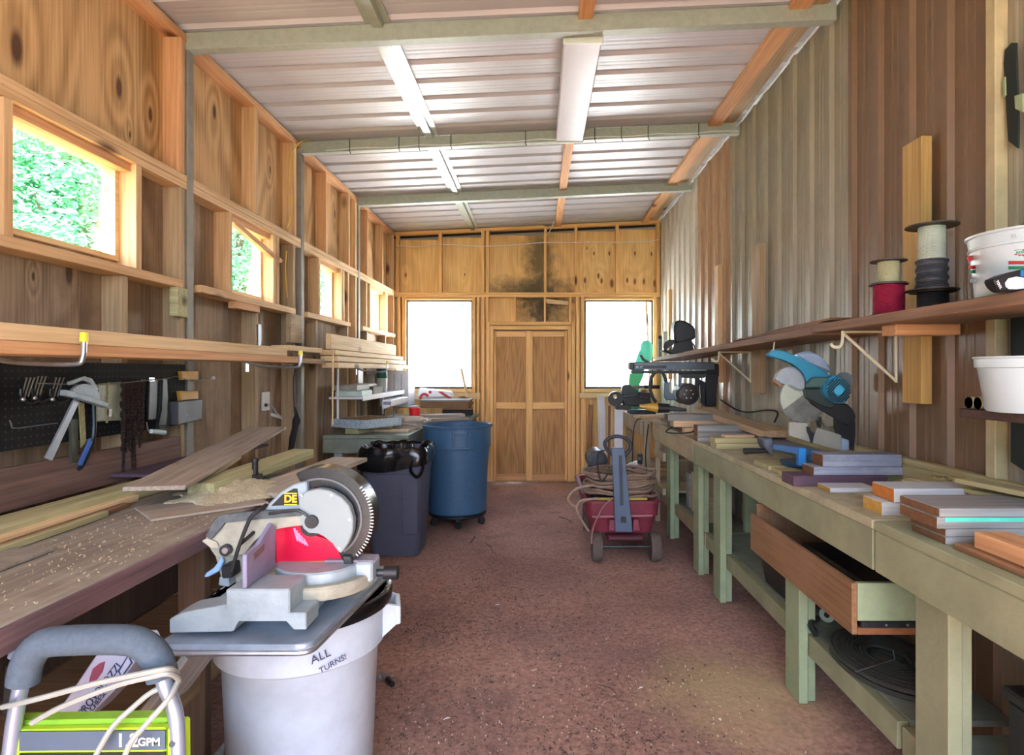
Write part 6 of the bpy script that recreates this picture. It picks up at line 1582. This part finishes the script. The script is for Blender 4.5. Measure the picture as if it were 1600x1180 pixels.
lumber('thin board lying across the far end of the tan bench', (1.03, 5.45, z), (1.4, 5.5, z), .14, .025, PINKW)
lumber('pale board end on the far end of the tan bench', (1.04, 5.36, z), (1.25, 5.30, z), .08, .04, DUSTW)
# white leaning strip + window strip on right window
lumber('tall thin pale strip leaning in the right back window', (1.36, 7.45, 1.2), (1.325, 7.53, 2.25), .03, .015, PINEX)
# ---- long wall shelf
s = thing('wall_shelf', 'long rough brown shelf along the right wall, holding wire spools and tubs', 'shelf', (1.37, 4, 1.55))
XS = 1.22
SH = wood('rough_shelf_board', '8c6c50', '5e4431', 'Y', contour=8, knots=.3)
MB().prism([(XS, 1.0, 1.567), (XR - .022, 1.0, 1.567), (XR - .022, 2.72, 1.567), (XS, 2.72, 1.567)], (0, 0, .036), .003).done('board', SH, s)
MB().prism([(XS, 2.722, 1.560), (XR - .022, 2.722, 1.560), (XR - .022, 6.5, 1.497), (XS, 6.5, 1.497)], (0, 0, .038), .003).done('board', SH, s)
B(1.28, XR - .022, 2.18, 2.27, 1.528, 1.5665, bev=.002).done('support_block', STUDO['X'], s)
WHB = plain('cream_bracket_paint', 'c9c4a8', .5)
for yb_, zt in ((2.50, 1.566), (4.22, 1.534)):
    mb = MB(); xw = XR - .066
    mb.tube([(1.245, yb_, zt - .007), (xw, yb_, zt - .007)], .0055, 6)
    mb.done('bracket_top', WHB, s)
    MB().tube([(xw, yb_, zt - .007), (xw, yb_, zt - .215)], .0065, 6).done('bracket_leg', WHB, s)
    MB().tube([(1.25, yb_, zt - .012), (xw, yb_, zt - .21)], .0065, 6).done('bracket_brace', WHB, s)
    MB().tube(smooth_path([(1.25, yb_, zt - .005), (1.247, yb_, zt - .05), (1.235, yb_, zt - .07), (1.21, yb_, zt - .068), (1.20, yb_, zt - .055)], 4), .0065, 8).done('bracket_hook', WHB, s, smooth=True)
o = MB().tube([(1.24, 3.2, 1.55), (1.235, 3.2, 1.51), (1.24, 3.21, 1.49)], .004, 6).done('hook', WHB, s)
lumber('warped thin board lying propped on the middle of the long wall shelf', (1.35, 2.75, 1.6065), (1.33, 3.9, 1.588), .16, .012, SH)
lumber('second thin warped board lying on the propped one on the wall shelf', (1.40, 2.8, 1.632), (1.36, 3.5, 1.61), .12, .012, BROWNW)
lumber('pale far board under the end of the long wall shelf', (1.12, 6.45, 1.46), (1.50, 6.3, 1.46), .15, .03, PINEX)
# lower small shelf
s = thing('wall_shelf', 'short dark shelf low on the right wall holding a white bucket and two pipes', 'shelf', (1.4, 1.9, 1.26))
DKW = wood('dark_shelf_board', '4a352c', '2e211c', 'X', contour=6, knots=0)
B(1.25, XR - .022, 1.15, 1.81, 1.262, 1.288, bev=.003).done('board', DKW, s)
MB().tube([(1.27, 1.80, 1.295), (XR - .025, 1.80, 1.43)], .006).done('brace', WHB, s)
B(XR - .06, XR - .022, 1.7, 1.75, 1.05, 1.261, bev=.002).done('support', DKW, s)
for k, y in enumerate((1.785, 1.749)):
    c_ = Matrix.Rotation(R(90), 4, 'Y')
    o = MB().lathe([(.0172, 0), (.0172, .21), (.014, .21), (.014, 0), (.0172, 0)], (1.262, y, 1.3055), 28, c_).done('pvc_pipe', plain('cream_pipe', 'c9c2a4', .5), smooth=True)
    tag(o, ['left', 'right'][k] + ' of two cream pipes lying end-on beside the lower white bucket', 'pipe', None)
# buckets
BUCK = plain('white_bucket_plastic', 'b3c4c6', .35, var=.03)
t = thing('bucket', 'plain white bucket on the short dark shelf', 'bucket', (1.318, 1.625, 1.288))
cb = Vector((1.318, 1.625, 1.2885))
MB().lathe([(0, 0), (.098, 0), (.103, .006), (.120, .118), (.127, .12), (.128, .142), (.132, .145), (.130, .149), (.122, .149), (.112, .10), (.098, .01), (0, .01)], cb, 56).done('body', BUCK, t, smooth=True)
t = thing('bucket', 'white tub printed with red and green pizza badges on the long wall shelf', 'bucket', (1.345, 1.70, 1.603))
cb = Vector((1.366, 1.68, 1.6035))
RB = lambda z_: .132 + .014 * z_ / .16
MB().lathe([(0, 0), (.128, 0), (.132, .006), (.146, .13), (.150, .132), (.150, .138), (.147, .14), (.150, .165), (.156, .168), (.157, .173), (.150, .174), (.14, .15), (.128, .01), (0, .01)], cb, 64).done('body', BUCK, t, smooth=True)
def oncan(u, v):
    """point on the tub's side seen at a pixel"""
    o_ = Vector((0, 0, H)); dv = Vector(((u - CX) / F, 1, -(v - CY) / F))
    best = None
    for k in range(2000):
        p_ = o_ + dv * (1.3 + k * .0004)
        r_ = RB(p_.z - cb.z) + .0012
        if math.hypot(p_.x - cb.x, p_.y - cb.y) < r_: best = p_; break
    if best is None: best = o_ + dv * 1.62
    ang = math.atan2(best.x - cb.x, -(best.y - cb.y))
    return best, ang
def patch(mt, nm, pts):
    mb = MB(); P_ = [oncan(u, v)[0] for u, v in pts]
    c_ = sum(P_, Vector()) / len(P_); n_ = Vector((c_.x - cb.x, c_.y - cb.y, 0)).normalized()
    mb.prism(P_, n_ * .0012); return mb.done(nm, mt, t)
def strip(mt, nm, u0, u1, v0, v1, n_=5):
    for k in range(n_):
        a, b = u0 + (u1 - u0) * k / n_, u0 + (u1 - u0) * (k + 1) / n_
        patch(mt, nm, [(a, v0), (b, v0), (b, v1), (a, v1)])
strip(WRED, 'red_stripe', 1576, 1606, 408, 413, 3); strip(WGREEN, 'green_stripe', 1576, 1606, 416, 421, 3)
strip(WRED, 'red_stripe', 1514, 1525, 415, 420.5, 2); strip(WGREEN, 'green_stripe', 1516, 1525, 422, 427, 2)
patch(WGREEN, 'green_burst', [(1584, 392), (1588, 390), (1590, 391), (1593, 389), (1596, 391), (1600, 389), (1604, 392), (1608, 392)])
patch(WRED, 'red_burst', [(1584, 397), (1608, 397), (1604, 398), (1600, 401), (1596, 399), (1593, 400.5), (1590, 398), (1587, 399)])
patch(WRED, 'red_burst', [(1511, 403), (1515, 400), (1519, 400), (1521, 403), (1518, 408), (1514, 409)])
patch(GREYW, 'grey_ring_print', [(1516, 438), (1519, 435), (1523, 436), (1524, 440), (1521, 443), (1517, 442)])
p_, ang = oncan(1595, 394.5)
text(t, 'PIZZA', .0072, p_ + Vector((math.sin(ang), -math.cos(ang), 0)) * .001, (R(90), 0, ang), WGREEN, bold=.0003)
p_, ang = oncan(1586, 369)
text(t, 'LL', .014, p_ + Vector((math.sin(ang), -math.cos(ang), 0)) * .006, (R(90), 0, ang), plain('grey_print_letters', '9aa2a6', .5))
t = thing('tool_package', 'black curved tool package with white panel lying in front of the pizza tub', 'package', (1.29, 1.52, 1.603))
yt = 1.55
MB().yp([(1553, 436), (1570, 428), (1596, 421), (1640, 415), (1640, 452), (1576, 456), (1566, 454), (1557, 446)], yt, .04, .004).done('sleeve', BLACKP, t)
MB().yp([(1595, 422), (1640, 416), (1640, 432), (1595, 432)], yt - .002, .002).done('blue_panel', BLU2, t)
MB().yp([(1571, 442), (1576, 435), (1588, 432), (1600, 434), (1640, 434), (1640, 448), (1590, 452), (1577, 452), (1572, 448)], yt - .004, .003, .0008).done('white_window', plain('milky_window', 'c4ccd0', .4), t)
text(t, "TOOL", .0085, PY(1561, 445, yt - .002), (R(90), R(62), 0), WHITEP, bold=.0002)
# spools
def spool(label, x, y, z0, rf, rc, h, wire, fl, wr=None, grp='wire spools on the wall shelf'):
    t = thing('wire_spool', label, 'spool', (x, y, z0), grp)
    MB().lathe([(0, 0), (rf, 0), (rf, .004), (0, .004)], (x, y, z0), 40).done('flange', fl, t, smooth=True)
    MB().lathe([(0, h - .004), (rf, h - .004), (rf, h), (0, h)], (x, y, z0), 40).done('flange', fl, t, smooth=True)
    n_ = int((h - .01) / .0045); prof = [(0, .0045)]
    for k in range(n_):
        zz = .005 + k * .0045; prof += [(rc - .0015, zz), (rc + .0006, zz + .0022)]
    prof += [(rc - .0015, h - .0045), (0, h - .0045)]
    MB().lathe(prof, (x, y, z0), 40).done('wire', wire, t, smooth=False)
    return t
FL = plain('dark_flange', '3c352c', .6)
z0 = 1.6035
spool('red wire spool standing on the wall shelf, lowest of the left pair', 1.30, 2.26, z0, .066, .053, .118, plain('red_wire', '8c1f3c', .5, var=.15, scale=60), FL)
spool('pale green wire spool resting on the red spool', 1.305, 2.27, z0 + .1185, .062, .038, .088, plain('pale_green_wire', 'a9aa86', .5, var=.15), FL)
spool('black wire spool standing on the wall shelf beside the red one', 1.43 - .005, 2.20, z0, .074, .05, .082, plain('black_wire', '2a2c30', .5, var=.2), FL)
t = spool('tall spool half wound with grey wire and showing a white core, on the black spool', 1.415, 2.19, z0 + .0825, .085, .044, .235, plain('white_core', 'b9c4b2', .5), FL)
prof = [(0, .006)]
for k in range(22):
    prof += [(.048 + .003 * math.sin(k), .006 + k * .0048), (.051 + .003 * math.sin(k), .0084 + k * .0048)]
prof += [(.044, .113), (0, .113)]
MB().lathe(prof, (1.415, 2.19, z0 + .0825), 40).done('grey_wire', plain('grey_wire', '565b60', .45, .2, var=.2), t)
# work light, tubes on the far end of the shelf
t = thing('work_light', 'black hooded work light on a bracket at the far end of the wall shelf', 'lamp', (1.25, 5.2, 1.525))
yl = 5.2
def l7(pts): return [(930 + x / 7.375, 490 + y / 7.375) for x, y in pts]
MB().yp(l7([(905, 180), (918, 110), (940, 82), (990, 74), (1060, 95), (1150, 158), (1158, 290), (1110, 305), (1000, 300), (940, 350), (918, 320)]), yl - .07, .15, .02).done('housing', plain('black_lamp_housing', '141517', .4), t)
MB().yp(l7([(905, 180), (918, 110), (925, 120), (925, 320), (918, 330), (906, 290)]), yl - .06, .13).done('rim', DARKM, t)
MB().yp(l7([(790, 400), (800, 340), (850, 300), (920, 300), (920, 350), (870, 360), (850, 400), (800, 440)]), yl - .05, .06, .01).done('knob_bracket', BLACKP, t)
MB().yp(l7([(760, 425), (900, 420), (915, 330), (940, 295), (1110, 290), (1130, 380), (1150, 430), (1000, 450), (900, 470)]), yl - .05, .1, .008).done('base', BLACKP, t)
MB().tube([PY(u, v, yl) for u, v in l7([(1100, 320), (1140, 370), (1155, 430)])], .006, 6).done('stand_leg', DARKM, t)
for k, (x0, x1, yt_, yb2, mt, cp, lb) in enumerate(((722, 768, 255, 495, plain('grey_green_tube', '7c8474', .5), BLACKP, 'slim grey caulk tube with a black cap at the far end of the wall shelf'),
        (782, 832, 205, 500, plain('cream_tube', 'c9cbb6', .5), MATS['cream_tube'] if 'cream_tube' in MATS else WHITEP, 'tall cream tube standing beside the black capped one'),
        (845, 900, 250, 300, plain('mustard_plastic', 'b5a02c', .5), MATS['mustard_plastic'] if 'mustard_plastic' in MATS else WHITEP, 'mustard yellow can behind the work light'))):
    y_ = (6.3, 6.38, 6.1)[k]
    a = PY(930 + (x0 + x1) / 2 / 7.375, 490 + yt_ / 7.375, y_); rr_ = (x1 - x0) / 2 / 7.375 / F * y_
    t = thing('caulk_tube' if k < 2 else 'can', lb, 'tube' if k < 2 else 'can', (a.x, y_, 1.51))
    zb_ = 1.535 + (6.5 - y_) / 3.78 * .063 + .001
    zb_ = 1.498 + .038 + (6.5 - y_) / 3.778 * .063 
    MB().cyl((a.x, y_, zb_), (a.x, y_, a.z - .035), rr_, seg=22).done('body', mt, t, smooth=True)
    MB().cyl((a.x, y_, a.z - .0349), (a.x, y_, a.z), rr_ * .97, rr_ * .9, 22).done('cap', cp, t, smooth=True)
# ---- litter on the floor
rnd = random.Random(21)
DARKL = plain('dark_leaf_litter', '57443c', .9, var=.3)
PALEL = plain('pale_litter', 'c9bda8', .9, var=.2)
def litter(name, label, spots, n_, mt, seed, smin, smax):
    rnd = random.Random(seed); mb = MB()
    for k in range(n_):
        cx_, cy_, rx, ry = spots[rnd.randrange(len(spots))]
        x, y = cx_ + rnd.gauss(0, rx), cy_ + rnd.gauss(0, ry)
        if not (-1.0 < x < 1.0 and 1.9 < y < 7.3) or math.hypot(x + .765, y - 1.97) < .3 or math.hypot(x + .745, y - 5.58) < .34 or (.32 < x and 4.35 < y < 5.6) or (x < -.84 and 4.4 < y): continue
        a = rnd.random() * 3.14; s_ = rnd.uniform(smin, smax); t_ = s_ * rnd.uniform(.12, .6)
        d_ = Vector((math.cos(a) * s_, math.sin(a) * s_, 0)); e_ = Vector((-math.sin(a) * t_, math.cos(a) * t_, 0)); p_ = Vector((x, y, .001))
        up = Vector((0, 0, rnd.uniform(.001, .010)))
        mb.prism([p_ - d_, p_ - e_ + up, p_ + d_ + up * .5, p_ + e_ + up], (0, 0, .001))
    return tag(mb.done(name, mt), label, 'litter', kind='stuff')
litter('leaf_litter', 'dark crushed leaves and bark bits strewn over the red dirt floor', [(-.55, 3.3, .18, .18), (-.4, 2.55, .2, .2), (.3, 2.7, .25, .25), (-.05, 3.4, .25, .2), (.3, 2.3, .2, .1), (-.2, 2.25, .3, .12), (0, 3.0, .7, .9), (.2, 4.3, .5, .8), (-.3, 3.9, .25, .25)], 2600, DARKL, 31, .002, .011)
litter('wood_crumbs', 'pale wood crumbs and chips scattered over the dirt floor', [(0, 3.2, .7, 1.0), (.5, 2.6, .3, .3), (-.2, 2.4, .4, .3)], 700, PALEL, 32, .0015, .006)
for k, (a, b, w_, lb) in enumerate(((PZ(735, 848, .004), PZ(742, 838, .004), .010, 'small twig end near the blue can'), (PZ(760, 850, .004), PZ(770, 865, .004), .006, 'dark twig on the dirt in front of the blue can'), (PZ(873, 808, .004), PZ(893, 816, .004), .007, 'dark twig on the dirt left of the wagon'), (PZ(935, 1070, .004), PZ(968, 1090, .004), .004, 'thin curved twig on the dirt in the foreground'))):
    o = MB().tube(smooth_path([a, (a + b) / 2 + Vector((.01, .01, .006)), b], 4), w_ / 2, 6).done('twig', DARKL, smooth=True); tag(o, lb, 'twig')
for k, (u, v, s_, lb) in enumerate(((698, 1124, .014, 'white paper scrap on the dirt beside the white can, lowest one'), (777, 946, .014, 'white chip on the dirt in the middle of the aisle'), (1001, 1076, .012, 'white chip on the dirt toward the right bench'), (845, 824, .02, 'pale leaf on the dirt left of the wagon wheel'), (835, 1048, .016, 'curled tan leaf on the dirt in the aisle'))):
    p_ = PZ(u, v, .003)
    o = MB().prism([p_ + Vector((-s_, -s_ * .3, 0)), p_ + Vector((0, -s_ * .4, .006)), p_ + Vector((s_, .3 * s_, .003)), p_ + Vector((0, s_ * .5, .004))], (0, 0, .0015)).done('scrap', WHITEP if k < 3 else PALEL)
    tag(o, lb, 'scrap')
t = thing('hose_fitting', 'short grey hose elbow with a black end beside the white can', 'hose fitting', (-.52, 2.1, 0))
MB().tube(smooth_path([PZ(590, 1060, .02), PZ(598, 1055, .025), PZ(606, 1062, .022)], 4), .014, 10).done('elbow', plain('grey_hose', '7c7474', .6), t, smooth=True)
MB().cyl(PZ(606, 1062, .022), PZ(613, 1070, .018), .016, .013, 14).done('black_end', BLACKP, t, smooth=True)
B(-.505, -.48, 2.03, 2.05, .0, .012).done('white_tip', WHITEP, t)
